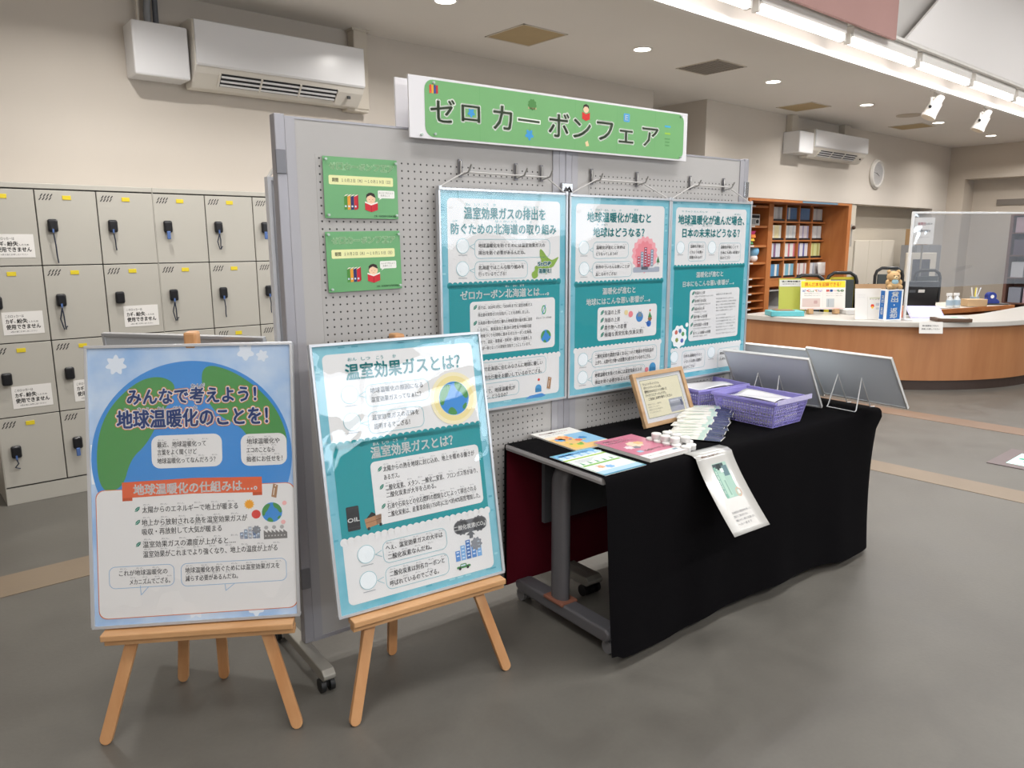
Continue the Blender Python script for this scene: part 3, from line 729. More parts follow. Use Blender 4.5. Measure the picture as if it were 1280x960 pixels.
for i, (x, lab) in enumerate(((9.12, 'white track spotlight under the ceiling lip, left of two'), (10.6, 'white track spotlight under the ceiling lip, right of two'))):
    t = thing('spotlight', lab, 'spotlight', (x, 3.55, CEIL), rz=0, group='white spotlights on the ceiling lip')
    part('mount', MB().lathe([(0.0, 0), (0.055, 0), (0.05, -.02), (0.014, -.03), (0.012, -.10), (0, -.10)], 18), M_spot, t, smooth=True)
    part('yoke', MB().box(-.082, -.074, -.01, .01, -.20, -.09).box(.074, .082, -.01, .01, -.20, -.09).box(-.082, .082, -.01, .01, -.10, -.088), M_spot, t, bevel=.003)
    d = Vector((-0.36 + .1 * i, 0.30, -0.88)).normalized(); c = Vector((0, 0, -.19))
    part('lamp_head', MB().cyl(c - d * .13, c - d * .05, .050, 18).cyl(c - d * .05, c + d * .09, .064, 18, .072).cyl(c + d * .09, c + d * .12, .078, 18), M_spot, t, smooth=True)
    part('knob', MB().cyl((-.082, 0, -.19), (-.098, 0, -.19), .016, 10), mat('black_plastic', '1b1b1d', rough=.4), t)
    part('bulb_face', MB().cyl(c + d * .12, c + d * .123, .065, 18), mat('bulb_face', 'f2ead8', rough=.2), t)

# ================================================================== AIR CONDITIONERS
M_ac = mat('ac_white', 'e8e8ea', rough=0.22, spec=0.5)
M_ac2 = mat('ac_cream', 'ddd8cf', rough=0.4)
M_dark = mat('dark_slot', '1a1b1f', rough=0.5)
def air_con(x0, x1, zb, zt, yw, label, boxes, ducts):
    """wall unit from x0 to x1, bottom zb, top zt, back against the wall plane yw"""
    W = x1 - x0; H = zt - zb
    t = thing('air_conditioner', label, 'air conditioner', (x0, yw, zb))
    prof = [(0, 0.04), (0, H), (-0.17, H), (-0.235, H - 0.02), (-0.24, 0.13), (-0.215, 0.085), (-0.13, 0.0), (-0.03, 0.0)]
    part('housing', MB().prism(prof, 0, W, 'x'), M_ac2, t, bevel=.008)
    fp = [(-.236, H - .012), (-.252, H - .02), (-.258, 0.14), (-.246, 0.125), (-.236, .13)]
    part('front_panel', MB().prism(fp, .008, W - .004, 'x'), M_ac, t, bevel=.004)
    # outlet, sloping face between (-.215,.085) and (-.13,0)
    a = Vector((0, -.228, .105)); b = Vector((0, -.150, .020)); n = Vector((0, -.74, -.67))
    xs0, xs1 = .10 * W + .04, W * .83
    def strip(p, q, o0, o1, xa, xb):
        P = [a.lerp(b, p) + n * o0, a.lerp(b, q) + n * o0, a.lerp(b, q) + n * o1, a.lerp(b, p) + n * o1]
        return [(v.y, v.z) for v in P], xa, xb
    s_, xa, xb = strip(.10, .92, -.004, .004, xs0, xs1); part('air_outlet', MB().prism(s_, xa, xb, 'x'), M_dark, t)
    for p in (.22, .50, .76):
        s_, xa, xb = strip(p, p + .10, .002, .012, xs0 + .012, xs1 - .012); part('outlet_vane', MB().prism(s_, xa, xb, 'x'), M_ac, t)
    for xf in (.0, .33, .66, 1.0):
        xc = xs0 + (xs1 - xs0) * xf
        s_, xa, xb = strip(.08, .94, .0, .014, xc - .006, xc + .006); part('vane_support', MB().prism(s_, xa, xb, 'x'), M_ac2, t)
    part('sensor', MB().box(W - .13, W - .105, -.205, -.195, .045, .065), M_dark, t)
    for (bx0, bx1, bz0, bz1, dep, nm) in boxes:
        part(nm, MB().box(bx0, bx1, -dep, 0, bz0, bz1), M_ac2 if nm != 'cover_box' else M_ac, t, bevel=.012)
    for pts, r, m, nm in ducts:
        part(nm, MB().tube(pts, r, 10), m, t, smooth=True)
    return t
M_pipe = mat('pipe_wrap', '8b8d90', rough=.5); M_duct = mat('duct_cream', 'cbc3b6', rough=.5)
ac = air_con(1.83, 3.085, 2.53, 2.955, YB, 'large white wall air conditioner above the lockers', [(-.36, -.02, .03, .355, .20, 'cover_box')],
       [([(-.22, -.06, .34), (-.22, -.06, .46), (-.20, -.05, .62)], .022, M_pipe, 'pipe'), ([(-.17, -.06, .34), (-.165, -.06, .62)], .017, mat('pipe_dark', '565a60', rough=.5), 'pipe'), ([(-.28, -.06, .34), (-.27, -.05, .62)], .010, M_duct, 'conduit')])
part('pipe_cover', MB().box(1.255, 1.375, -.10, 0, 0.0, .59).box(1.18, 1.375, -.09, 0, -.02, .10), M_duct, ac, bevel=.01)
part('pipe_cover_cap', MB().box(1.24, 1.39, -.11, 0, .575, .595), M_duct, ac)
ac2 = air_con(9.74, 11.25, 2.60, 2.96, YC, 'smaller white air conditioner on the office wall beside the clock', [(-.38, -.02, .03, .30, .24, 'cover_box')], [])
part('pipe_cover', MB().box(-.32, -.17, -.09, 0, .29, .52), M_duct, ac2, bevel=.01)
part('pipe_cover', MB().box(1.10, 1.28, -.09, 0, .34, .52), M_duct, ac2, bevel=.01)
# clock
t = thing('wall_clock', 'round white-rimmed wall clock right of the small air conditioner', 'clock', (12.1, YC, 2.517))
def disc_y(r, y0, y1, n=36): return MB().cyl((0, y0, 0), (0, y1, 0), r, n)
rim = MB().lathe([(.165, 0), (.215, 0), (.222, .02), (.205, .05), (.178, .055), (.165, .03)], 36, Matrix.Rotation(rad(90), 4, 'X'))
part('rim', rim, mat('clock_rim', 'dedad4', rough=.25), t, smooth=True)
part('dial', disc_y(.17, -.024, 0), mat('clock_dial', 'e6e3dc', rough=.4), t)
mk = MB()
for k in range(12):
    a = k * PI / 6; p = Vector((math.sin(a), 0, math.cos(a)))
    mk.cyl(p * .135 + Vector((0, -.025, 0)), p * .155 + Vector((0, -.025, 0)), .005, 6)
part('hour_marks', mk, mat('ink_3a3a3e', '3a3a3e'), t)
def hand(a, L, wd):
    p = Vector((math.sin(rad(a)), 0, math.cos(rad(a)))); return MB().tube([p * -.03 + Vector((0, -.03, 0)), p * L + Vector((0, -.03, 0))], [wd, wd * .6], 6)
part('hour_hand', hand(112, .08, .006), mat('black_plastic', '1b1b1d'), t); part('minute_hand', hand(-80, .125, .004), mat('black_plastic', '1b1b1d'), t)
part('glass', disc_y(.166, -.044, -.042), film_mat('clock_glass', .02, .02, 0.0), t)

# ================================================================== LOCKERS
M_lock = mat('locker_steel', 'b2afa6', rough=0.42, var=0.012, scale=2, bump=0.03, bscale=150)
M_lockin = mat('locker_seam', '3c3a38', rough=.7)
M_yellow = mat('number_plate_yellow', 'd9c42a', rough=.4)
M_key = mat('lock_black', '17181c', rough=.3); M_strap = mat('strap_navy', '2a3346', rough=.6); M_blue = mat('key_tag_blue', '4c69a0', rough=.4)
M_paper = mat('paper_white', 'e0deda', rough=.6)
CW, RH, LY = 0.316, 0.4345, 5.10
ROWZ = [1.812, 1.383, 0.948, 0.520]  # tops of the four door rows
def locker_bank(x0, label, stickers, keys):
    t = thing('locker_bank', label, 'locker', (x0, LY, 0), group='grey coin-style lockers along the back wall')
    W = CW * 3
    part('carcass', MB().box(0, W - .002, .012, .44, 0.0, 1.842), M_lockin, t)
    part('side_panel', MB().box(-.001, .004, .002, .442, 0, 1.842), M_lock, t)
    part('top_rail', MB().box(0, W - .002, 0, .44, 1.817, 1.845), M_lock, t, bevel=.002)
    part('plinth', MB().box(0, W - .002, 0.003, .44, 0, .100), M_lock, t, bevel=.002)
    for c in range(3):
        for r in range(4):
            x = c * CW + .003; zt = ROWZ[r] - .003; zb = (ROWZ[r + 1] if r < 3 else .106) + .003; w_ = CW - .006
            d = part('door', MB().box(0, w_, 0, .016, 0, zt - zb), M_lock, t, bevel=.002, loc=(x, 0, zb))
            h = zt - zb
            sl = MB()
            for row in range(2):
                for k in range(4):
                    cx = .030 + k * .0165 + (row * -.008); cz = h - .030 - row * .019
                    sl.add([(cx - .007, -.0006, cz - .006), (cx - .002, -.0006, cz - .008), (cx + .010, -.0006, cz + .0085), (cx + .005, -.0006, cz + .0105)], [(0, 1, 2, 3)])
            sp = part('vent_slits', sl, M_dark, d); sp['kind'] = 'stuff'
            part('number_plate', MB().box(.135, .180, -.003, 0, h - .052, h - .028), M_yellow, d, bevel=.001)
            part('lock_box', MB().box(.044, .096, -.028, 0, h - .236, h - .162), M_key, d, bevel=.012, seg=3)
            if (c, r) in keys:
                L, kind = keys[(c, r)]
                kx = .066; kz = h - .222
                if kind == 'tag':
                    part('key_tag', MB().box(kx - .012, kx + .010, -.040, -.030, kz - .055, kz - .005), M_blue, d, bevel=.004)
                else:
                    part('key', MB().box(kx - .0045, kx + .0045, -.038, -.030, kz - .018, kz + .004), M_blue, d)
                    sgn = 1 if kind != 'left' else -1
                    pts = [(kx, -.034, kz - .02), (kx + .006, -.030, kz - .02 - L * .4), (kx + .010 * sgn, -.014, kz - .02 - L * .8), (kx + .014, -.010, kz - .02 - L)]
                    part('key_strap', MB().tube(pts, .0035, 6), M_strap, d, smooth=True)
                    if kind == 'loop':
                        pts = [(kx, -.034, kz - .02), (kx - .012, -.024, kz - .02 - L * .5), (kx + .004, -.012, kz - .02 - L), (kx + .022, -.016, kz - L)]
                        part('key_strap', MB().tube(pts, .0035, 6), M_strap, d, smooth=True)
            if (c, r) in stickers:
                sx = stickers[(c, r)]
                s_ = Sheet(200, 130); s_.y = -.0016
                p = part('notice_sticker', MB().box(0, .20, -.0015, 0, 0, .13), M_paper, d, loc=(sx, 0, .045))
                s_.text('2a2a2e', 'このロッカーは', 16, 24, 90, 17, 1, .01)
                s_.text('1c1c20', 'カギ', 16, 53, 36, 26, 1, .03); s_.text('2c2c30', 'を', 55, 58, 10, 10, 1, .01); s_.text('1c1c20', '紛失', 70, 53, 52, 26, 1, .03); s_.text('2c2c30', 'したため', 128, 59, 46, 11, 1, .01)
                s_.text('1c1c20', '使用できません', 16, 85, 168, 27, 1, .03)
                s_.text('3a3a3e', '※係の者にお申し出ください', 34, 113, 130, 10, 1, .0)
                s_.build('sticker_lettering', p)
    return t
locker_bank(.485, 'left grey steel locker bank with six-character lost-key notices', {(0, 0): .085, (0, 1): .085, (0, 2): .085, (1, 2): .085, (2, 1): .085},
            {(1, 0): (.17, 'right'), (2, 0): (.10, 'right'), (1, 1): (.13, 'loop'), (0, 3): (.06, 'left'), (1, 3): (.03, 'tag'), (0, 0): (.1, 'right')})
locker_bank(.485 + 3 * CW, 'right grey steel locker bank half hidden by the display board', {},
            {(0, 0): (.05, 'tag'), (1, 0): (.10, 'loop'), (2, 0): (.05, 'tag'), (0, 1): (.12, 'loop'), (1, 1): (.12, 'right'), (2, 1): (.11, 'right'), (0, 2): (.1, 'right'), (1, 2): (.1, 'loop'), (2, 2): (.1, 'right'), (2, 3): (.1, 'right')})

# ================================================================== DISPLAY BOARD
BA = rad(-4.2); EX = Vector((math.cos(BA), math.sin(BA), 0)); EY = Vector((-EX.y, EX.x, 0)); BO = Vector((1.045, 2.367, 0))
def BL(s, d, z=0.0): return BO + EX * s - EY * d + Vector((0, 0, z))
M_board = mat('board_grey', 'b3b1af', rough=.5, var=.01, scale=3, bump=.03, bscale=200)
M_post = mat('post_grey', 'a3a2a8', rough=.4, metal=.25)
M_foot = mat('foot_grey_metal', '98958d', rough=.4, metal=.3)
M_black = mat('black_rubber', '131314', rough=.5)
def peg_material():
    m = bpy.data.materials.new('pegboard'); m.use_nodes = True; nt = m.node_tree; b = nt.nodes['Principled BSDF']; b.inputs['Roughness'].default_value = .5
    tc = nt.nodes.new('ShaderNodeTexCoord'); sx = nt.nodes.new('ShaderNodeSeparateXYZ'); nt.links.new(tc.outputs['Object'], sx.inputs[0])
    def M(op, a, bb=None):
        n = nt.nodes.new('ShaderNodeMath'); n.operation = op
        for i, v in enumerate((a, bb)):
            if v is None: continue
            if isinstance(v, (int, float)): n.inputs[i].default_value = v
            else: nt.links.new(v, n.inputs[i])
        return n.outputs[0]
    fx = M('SUBTRACT', M('FRACT', M('DIVIDE', sx.outputs['X'], .0254)), .5)
    fz = M('SUBTRACT', M('FRACT', M('DIVIDE', sx.outputs['Z'], .0254)), .5)
    r = M('SQRT', M('ADD', M('MULTIPLY', fx, fx), M('MULTIPLY', fz, fz)))
    g = nt.nodes.new('ShaderNodeMapRange'); g.inputs['From Min'].default_value = .10; g.inputs['From Max'].default_value = .15; nt.links.new(r, g.inputs['Value'])
    mx = nt.nodes.new('ShaderNodeMix'); mx.data_type = 'RGBA'; mx.inputs['A'].default_value = hx('2b2a29'); mx.inputs['B'].default_value = hx('b1afad')
    nt.links.new(g.outputs[0], mx.inputs['Factor']); nt.links.new(mx.outputs['Result'], b.inputs['Base Color'])
    bp = nt.nodes.new('ShaderNodeBump'); bp.inputs['Strength'].default_value = .5; bp.inputs['Distance'].default_value = .002
    nt.links.new(g.outputs[0], bp.inputs['Height']); nt.links.new(bp.outputs[0], b.inputs['Normal'])
    return m
M_peg = peg_material()
def caster(parent, x, y, r=.030, m=None, name='caster'):
    o = part(name, MB().cyl((-.024, 0, r), (-.008, 0, r), r, 18).cyl((.008, 0, r), (.024, 0, r), r, 18).cyl((-.008, 0, r), (.008, 0, r), r * .4, 12).box(-.012, .012, -.012, .02, r, r * 2.1), m or M_black, parent, loc=(x, y, 0), smooth=True)
    return o
def board_panel(s0, label, left):
    t = thing('display_board', label, 'display board', BL(s0, 0), BA, group='grey pegboard display panels')
    part('board_sheet', MB().box(.03, 1.175, 0.004, .034, .10, 1.895), M_board, t)
    part('peg_area', MB().box(0, .9652, 0, .004, 0, 1.5494), M_peg, t, loc=(.132, .0032, .2395))
    part('post', MB().box(0, .034, -.002, .040, .09, 1.905), M_post, t, bevel=.003)
    part('post', MB().box(1.168, 1.202, -.002, .040, .09, 1.905), M_post, t, bevel=.003)
    for x in (.034, 1.136): part('post_inlay', MB().box(x, x + .032, -.001, .004, .10, 1.893), mat('post_inlay_grey', 'a9a8ad', rough=.45, metal=.15), t)
    part('top_rail', MB().box(.034, 1.168, .002, .036, 1.893, 1.900), M_post, t)
    part('bottom_rail', MB().box(.034, 1.168, .0, .038, .088, .102), M_post, t)
    for x in ((0.0, 1.185) if left else (.022, 1.185)):
        f = part('foot_bar', MB().prism([(-.218, .062), (-.205, .050), (.275, .050), (.29, .062), (.29, .075), (.27, .090), (-.20, .090), (-.218, .075)], x - .022, x + .022, 'x'), M_foot, t, bevel=.004)
        for y in (-.180, .250): caster(t, x, y, .025)
    for z in (.30, 1.72):
        part('hinge_catch', MB().box(-.003 if left else 1.17, .03 if left else 1.203, -.008, 0.0, z, z + .075), mat('catch_grey', '77777c', rough=.4, metal=.3) if left else mat('bright_steel', 'c2c3c6', rough=.25, metal=.9), t, bevel=.002)
    return t
board_panel(0.0, 'left grey pegboard panel on casters, with green flyers', True)
board_panel(1.203, 'right grey pegboard panel on casters, behind the table', False)
p = thing('panel_latch', 'small bright steel latch joining the two pegboard panels', 'latch', BL(1.203, .004, 1.675), BA)
part('latch_plate', MB().box(-.03, .03, -.010, .002, 0, .065), mat('bright_steel', 'c2c3c6', rough=.25, metal=.9), p, bevel=.003)
part('latch_hook', MB().tube([(-.02, -.014, .02), (0, -.022, .045), (.02, -.014, .02)], .005, 8), M_dark, p)

M_alu = mat('poster_frame_alu', 'cdcfd3', rough=.28, metal=.55)
M_backing = mat('backing_grey', '9a9ea4', rough=.6)
M_cover = film_mat('poster_cover_film', 0.0, .015, .32, base_refl=.035, wscale=2.6, dist=.045)
M_cover2 = film_mat('poster_cover_film_flat', 0.0, .012, .20, base_refl=.01, wscale=2.0, dist=.03)
M_wash = mat('teal_wash_print', '8cc7d3', rough=.5, col2='5fb2c4', scale=9)
M_sky = mat('sky_wash_print', '86b4e4', rough=.5, col2='dbe8f4', scale=5)
STY = {'k': ('2e2f33', .012), 'w': ('fbfbf8', .03), 'T': ('2fa3a6', .028), 'f': ('4aa9ad', .012), 'h': ('6b6e72', .004), 's': ('2b8f98', .03), 'F': ('f7f3ee', .03), 'N': ('2b509c', .03)}
LINE = {'v': '8cc4cc', 'u': '8ab4d8', 'o': 'e07848'}
def smooth_pts(p, n=2):
    for _ in range(n):
        q = []
        for a, b in zip(p, p[1:] + p[:1]): q += [(a[0] * .75 + b[0] * .25, a[1] * .75 + b[1] * .25), (a[0] * .25 + b[0] * .75, a[1] * .25 + b[1] * .75)]
        p = q
    return p
class Up:
    """the same sheet, drawn a few layers higher"""
    def __init__(s, S, n): s.S, s.n = S, n
    def __getattr__(s, a):
        f = getattr(s.S, a)
        if a in ('circ', 'rr'): return f
        i = {'poly': 2, 'disc': 4, 'blob': 4, 'rect': 5, 'line': 6, 'ring': 3, 'rrect': 6}[a]
        def g(*q, **k):
            q = list(q); q[i] += s.n; return f(*q, **k)
        return g
def icon(S, k, x, y, r):
    if k not in ('globe', 'heat'): S = Up(S, 5)
    if k == 'leaf':
        S.poly('1f7f6a', [(x - r, y + r * .9), (x - r * .7, y - r * .3), (x + r * .2, y - r), (x + r, y - r * 1.1), (x + r * .8, y), (x, y + r * .8)], 3); S.line('d8ece2', x - r * .8, y + r * .7, x + r * .6, y - r * .7, .9, 4)
    elif k == 'ring':
        S.disc('8cc4cc', x, y, r, 3, 40); S.disc('f2f8f8', x, y, r - 1.6, 4, 40); S.rect('9aa0a4', x - r * .7, y + r + 5, r * 1.4, 2, 3)
    elif k == 'sun': S.disc('f4a62c', x, y, r, 3); S.blob('f6c25c', x, y, r * 1.25, 2, .14, 12)
    elif k == 'red': S.disc('e04a42', x, y, r, 3)
    elif k == 'pink' : S.disc('f4b8b4', x, y, r, 3)
    elif k == 'pink2': S.disc('e8848c', x, y, r, 4)
    elif k == 'cream': S.blob('e8d49a', x, y, r, 4)
    elif k == 'blue': S.disc('4a9cd0', x, y, r, 4); S.rect('4a9cd0', x - r, y, r * 2, r, 4)
    elif k == 'halo': S.disc('f6ecc4', x, y, r, 2, 48); S.disc('f2e2a0', x, y, r * .86, 3, 48)
    elif k in ('earth', 'globe'):
        L = 4 if k == 'earth' else 2
        n = 40 if k == 'earth' else 90
        S.disc('3f8fd6', x, y, r, L, n)
        cl = [[(-.96, -.1), (-.85, -.5), (-.55, -.8), (-.3, -.86), (-.12, -.74), (-.3, -.45), (-.45, -.15), (-.62, .0), (-.7, .3), (-.92, .34)], [(.12, -.97), (.4, -.9), (.7, -.68), (.9, -.4), (.98, -.05), (.8, .12), (.62, -.05), (.5, -.3), (.25, -.42), (.1, -.7)], [(-.55, .8), (-.3, .45), (0, .6), (.15, .95), (-.2, .97)], [(.45, .55), (.75, .3), (.85, .45), (.6, .76)]]
        for c in cl: S.poly('4f9650', smooth_pts([(x + a * r, y + b * r) for a, b in c], 3), L + 1)
        if k == 'earth': S.ring('e8f4f8', S.circ(x, y, r, n), S.circ(x, y, r - 1.2, n), L + 2)
    elif k == 'tag':
        S.poly('a9805c', [(x - r * .3, y - r * 1.6), (x + r * .75, y - r * 1.25), (x + r * .3, y + r * 1.7), (x - r * .8, y + r * 1.35)], 5); S.disc('f4efe6', x + r * .2, y - r * 1.1, 2, 6); S.line('f0e6d8', x - r * .05, y - r * .6, x - r * .3, y + r, 2.5, 6)
    elif k == 'zero':
        S.ring('48a86a', [(x + r * .62 * math.cos(t), y + r * math.sin(t)) for t in [i * PI / 12 for i in range(24)]], [(x + r * .36 * math.cos(t), y + r * .72 * math.sin(t)) for t in [i * PI / 12 for i in range(24)]], 4)
        S.line('2f8cc8', x - r * .5, y + r * 1.05, x + r * .5, y - r * 1.05, 3, 5)
    elif k == 'heat':
        S.blob('f3aab0', x, y, r, 3, .06, 17); S.blob('ee8d96', x, y, r * .75, 4, .08, 13)
    elif k == 'tree': S.poly('3f7f4f', [(x - r * .7, y + r * .6), (x, y - r * 1.4), (x + r * .7, y + r * .6)], 5); S.rect('6a4a34', x - 1.5, y + r * .6, 3, r * .6, 5)
    elif k == 'isle': S.disc('3f86c4', x, y + r * .3, r, 4); S.poly('7c8c94', [(x - r * .6, y + r * .2), (x - r * .2, y - r), (x + r * .1, y - r * .3), (x + r * .4, y - r * .9), (x + r * .7, y + r * .3)], 5)
    elif k == 'mount': S.blob('9a6a48', x, y + r * .6, r * .6, 4); S.poly('3f8a50', [(x - r * .6, y + r * .4), (x - r * .1, y - r * .9), (x + r * .6, y + r * .4)], 5); S.disc('d8704c', x, y - r * 1.1, r * .25, 5)
    elif k == 'bird': S.disc('3a74c4', x, y, r, 4); S.poly('3a74c4', [(x - r * 1.8, y - r * .6), (x, y - r * .3), (x, y + r * .6)], 4)
    elif k == 'thought':
        S.blob('f6f8f6', x, y, r, 3, .07, 9); S.disc('f6f8f6', x + r * 1.0, y - r, r * .2, 3)
        for i, (a, b, c) in enumerate(((-.4, -.4, 'c86a5a'), (.1, -.5, '4a78a8'), (.5, -.2, '5a9a5a'), (-.3, .3, '8a9a4a'), (.4, .4, '5a6ab8'))): S.blob(c, x + a * r, y + b * r, r * .2, 4)
def box_item(S, x, y, w, h, r, fill, ln):
    if fill == 'W': 
        if ln: S.rrect(LINE[ln], x - 2, y - 2, w + 4, h + 4, r, 5); S.rrect('ebe9e5', x, y, w, h, r, 6)
        else: S.rrect('ebe9e5', x, y, w, h, r, 5)
    elif fill == 'pnl': pass
    elif fill == 'O':
        S.poly('c9542a', [(x, y + 4), (x + w * .07, y + h * .8), (x + w * .07, y + h + 7), (x, y + h + 7)], 7); S.poly('c9542a', [(x + w, y + 4), (x + w * .93, y + h * .8), (x + w * .93, y + h + 7), (x + w, y + h + 7)], 7)
        S.poly('e2653a', [(x, y + 2), (x + w / 2, y - 3), (x + w, y + 2), (x + w, y + h - 2), (x + w / 2, y + h - 7), (x, y + h - 2)], 8)
    elif fill == 'K': S.rrect('2c2e31', x, y, w, h, r, 6); S.rect('45484c', x, y + h * .08, w, 2, 7); S.rect('45484c', x, y + h * .85, w, 2, 7)
    elif fill == 'cart':
        S.poly('b58660', [(x, y + h * .2), (x + w, y), (x + w * .95, y + h * .8), (x + w * .08, y + h)], 6); S.poly('222224', [(x + w * .1, y + h * .2), (x + w * .45, y - h * .3), (x + w * .85, y + h * .1)], 5)
        S.line('8a5f40', x + w * .05, y + h * .55, x + w * .97, y + h * .4, 2, 7); S.disc('26262a', x + w * .2, y + h * 1.05, 5, 7); S.disc('26262a', x + w * .9, y + h * .9, 5, 7)
    elif fill == 'G': S.blob('6f7174', x + w / 2 - w * .25, y + h / 2, h * .55, 5, .08, 11); S.blob('6f7174', x + w / 2 + w * .25, y + h / 2, h * .55, 5, .08, 11); S.rrect('6f7174', x + 3, y + 2, w - 6, h - 4, h * .4, 5)
    elif fill in ('city', 'city2'):
        n = 5
        for i in range(n):
            hh = h * (.55 + .45 * ((i * 37) % 5) / 4); ww = w / n
            c = ('5a8fd0', '7fb0e0', '4a78b8')[i % 3] if fill == 'city' else ('b8505e', '8a9aa8', 'a84858')[i % 3]
            S.rect(c, x + i * ww, y + h - hh, ww * .85, hh, 6)
            for q in range(int(hh // 12)): S.rect('d8e8f4', x + i * ww + ww * .2, y + h - hh + 4 + q * 12, ww * .45, 4, 7)
        if fill == 'city': S.blob('8c8f94', x + w * .8, y + h * .3, w * .2, 7, .12, 9)
    elif fill == 'fact':
        S.rect('7c7a78', x, y + h * .5, w, h * .5, 7)
        for i in range(6): S.poly('7c7a78', [(x + i * w / 6, y + h * .5), (x + i * w / 6, y + h * .25), (x + (i + 1) * w / 6, y + h * .5)], 7)
        for i in range(7): S.rect('c8c6c2', x + 4 + i * w / 7.5, y + h * .68, 4, 4, 8)
        for i in (0, 2, 4): S.blob('b0aeac', x + 8 + i * w / 6, y + 2, 6, 7)
    elif fill == 'car': S.rrect('4a8f4f', x, y + h * .4, w, h * .45, 4, 8); S.rrect('4a8f4f', x + w * .25, y, w * .45, h * .6, 4, 8); S.rect('cfe4ea', x + w * .3, y + 3, w * .34, h * .3, 9); S.disc('2b2b2d', x + w * .22, y + h * .85, 5, 9); S.disc('2b2b2d', x + w * .78, y + h * .85, 5, 9)
    elif fill == 'road': S.rrect('a8b0bc', x, y, w, h, 6, 5); S.rrect('5a606a', x + w * .3, y - 2, w * .25, h * .6, 3, 6); S.rrect('f0f0f0', x + w * .6, y - 6, w * .2, h * .4, 3, 6)
    elif fill == 'ice': S.poly('4a8fd0', [(x, y + h), (x + w * .2, y), (x + w * .8, y - 4), (x + w, y + h * .6), (x + w * .8, y + h)], 4)
    elif fill is None and ln: S.rline(LINE[ln], x, y, w, h, r, 1.7, 7)
def lay(S, key):
    for it in PRINTS[key]:
        if it[0] == 't':
            _, tx, x, yc, w_, h, st = it
            c, b = STY[st]
            h *= 1.08
            if st == 'N':
                S.text('e8854c', tx, x, yc, w_, h, 7, .125); S.text('fbfaf6', tx, x, yc, w_, h, 8, .085); S.text(c, tx, x, yc, w_, h, 9, b)
            elif st == 'F':
                S.text('fbfaf6', tx, x, yc, w_, h, 7, .10); S.text('2b509c', tx, x, yc, w_, h, 8, .01)
            elif st == 's':
                S.text('f6f8f4', tx, x, yc, w_, h, 8, .12); S.text(c, tx, x, yc, w_, h, 9, b)
            else:
                S.text(c, tx, x, yc, w_, h, 9, b)
                if st == 'k' and len(tx) > 5:      # tiny reading aids above some of the words
                    q = len(tx); x0 = x
                    for i in range(0, q, 3):
                        S.text('8a8c90', 'おんだん'[: 2 + (i * 7) % 3], x + w_ * (i + .2) / q, yc - h * .78, w_ / q * 1.3, h * .26, 9, 0)
        elif it[0] == 'b': box_item(S, *it[1:])
        elif it[0] == 'c': icon(S, it[4], it[1], it[2], it[3])
        elif it[0] == 'p':
            if it[2] in LINE:
                (x0, y0), (x1, y1), (x2, y2) = it[1]; S.line(LINE[it[2]], x0, y0, x1, y1, 1.7, 8); S.line(LINE[it[2]], x1, y1, x2, y2, 1.7, 8)
            elif it[2] == 'map': S.poly('8cb04a', smooth_pts(list(it[1]), 1), 7)
            elif it[2] == 'G': S.poly('6f7174', it[1], 6)
def scallops(S, ink, x0, x1, y, up, r=13, layer=3):
    n = int((x1 - x0) / (r * 1.75))
    for i in range(n + 1): S.disc(ink, x0 + (x1 - x0) * i / n, y, r, layer, 16)
def poster(W, H, key, band, panel, cover, name, label, loc, rz, tilt=0.0, cord=None):
    t = thing(name, label, 'poster', loc, rz, tilt=-tilt)
    f = .009
    part('frame_rim', MB().frame(W, H, f, -.008, .010), M_alu, t, bevel=.0015)
    part('backing', MB().box(f, W - f, .001, .008, f, H - f), M_backing, t)
    part('paper', MB().box(f, W - f, -.0022, .0005, f, H - f), M_sky if key == 'e1' else M_wash, t)
    S = Sheet(W * 1000, H * 1000, -.0023)
    if key != 'e1':
        wpx, hpx = W * 1000, H * 1000
        S.rrect('e9e8e5', 38, 36, wpx - 76, hpx - 68, 18, 1)
        b0, b1 = band; S.rect('1f969c', 38, b0, wpx - 76, b1 - b0, 3)
        scallops(S, '1f969c', 44, wpx - 44, b0 + 2, True); scallops(S, 'e9e8e5', 44, wpx - 44, b1 + 8, False, 13, 4)
        px, py, pw, ph = panel; S.rrect('e9e8e5', px, py, pw, ph, 16, 6)
        for q in range(26):
            a = random.random(); S.rect(('6ab4c4', '9fd4dc', '5aa8ba')[q % 3], *((12 + a * (wpx - 60), random.choice((14, hpx - 30)), 22, 5) if q % 2 else (random.choice((13, wpx - 32)), 20 + a * (hpx - 60), 14, 7)), 1)
    else:
        S.rect('f2f6f8', 10, 300, 16, 120, 1)
        for q, (a, b, r) in enumerate(((470, 30, 22), (520, 42, 16), (90, 60, 26), (540, 300, 30), (40, 320, 24), (300, 815, 26), (480, 828, 20), (40, 420, 14))): S.blob('e6eef6', a, b, r, 1, .2, 5 + q % 3)
    lay(S, key)
    S.build('printed_ink', t)
    co = MB().grid(lambda u, v: (f + u * (W - 2 * f), -.0062 + .0006 * math.sin(u * 9 + v * 4) * math.sin(v * 7), f + v * (H - 2 * f)), 16, 20)
    part('clear_cover', co, cover, t, smooth=True)
    if cord:
        hk, zc = cord
        part('hanging_cord', MB().tube([(.004, .004, H - .002), (hk[0], -.006, zc)] + [(h_, -.006, zc - .001) for h_ in hk[1:]] + [(W - .004, .004, H - .002)], .0028, 6), mat('cord_pale', 'c9c7c4', rough=.6), t)
        part('corner_ring', MB().box(0, .014, -.010, .006, H - .01, H + .006).box(W - .014, W, -.010, .006, H - .01, H + .006), M_alu, t, bevel=.002)
    return t
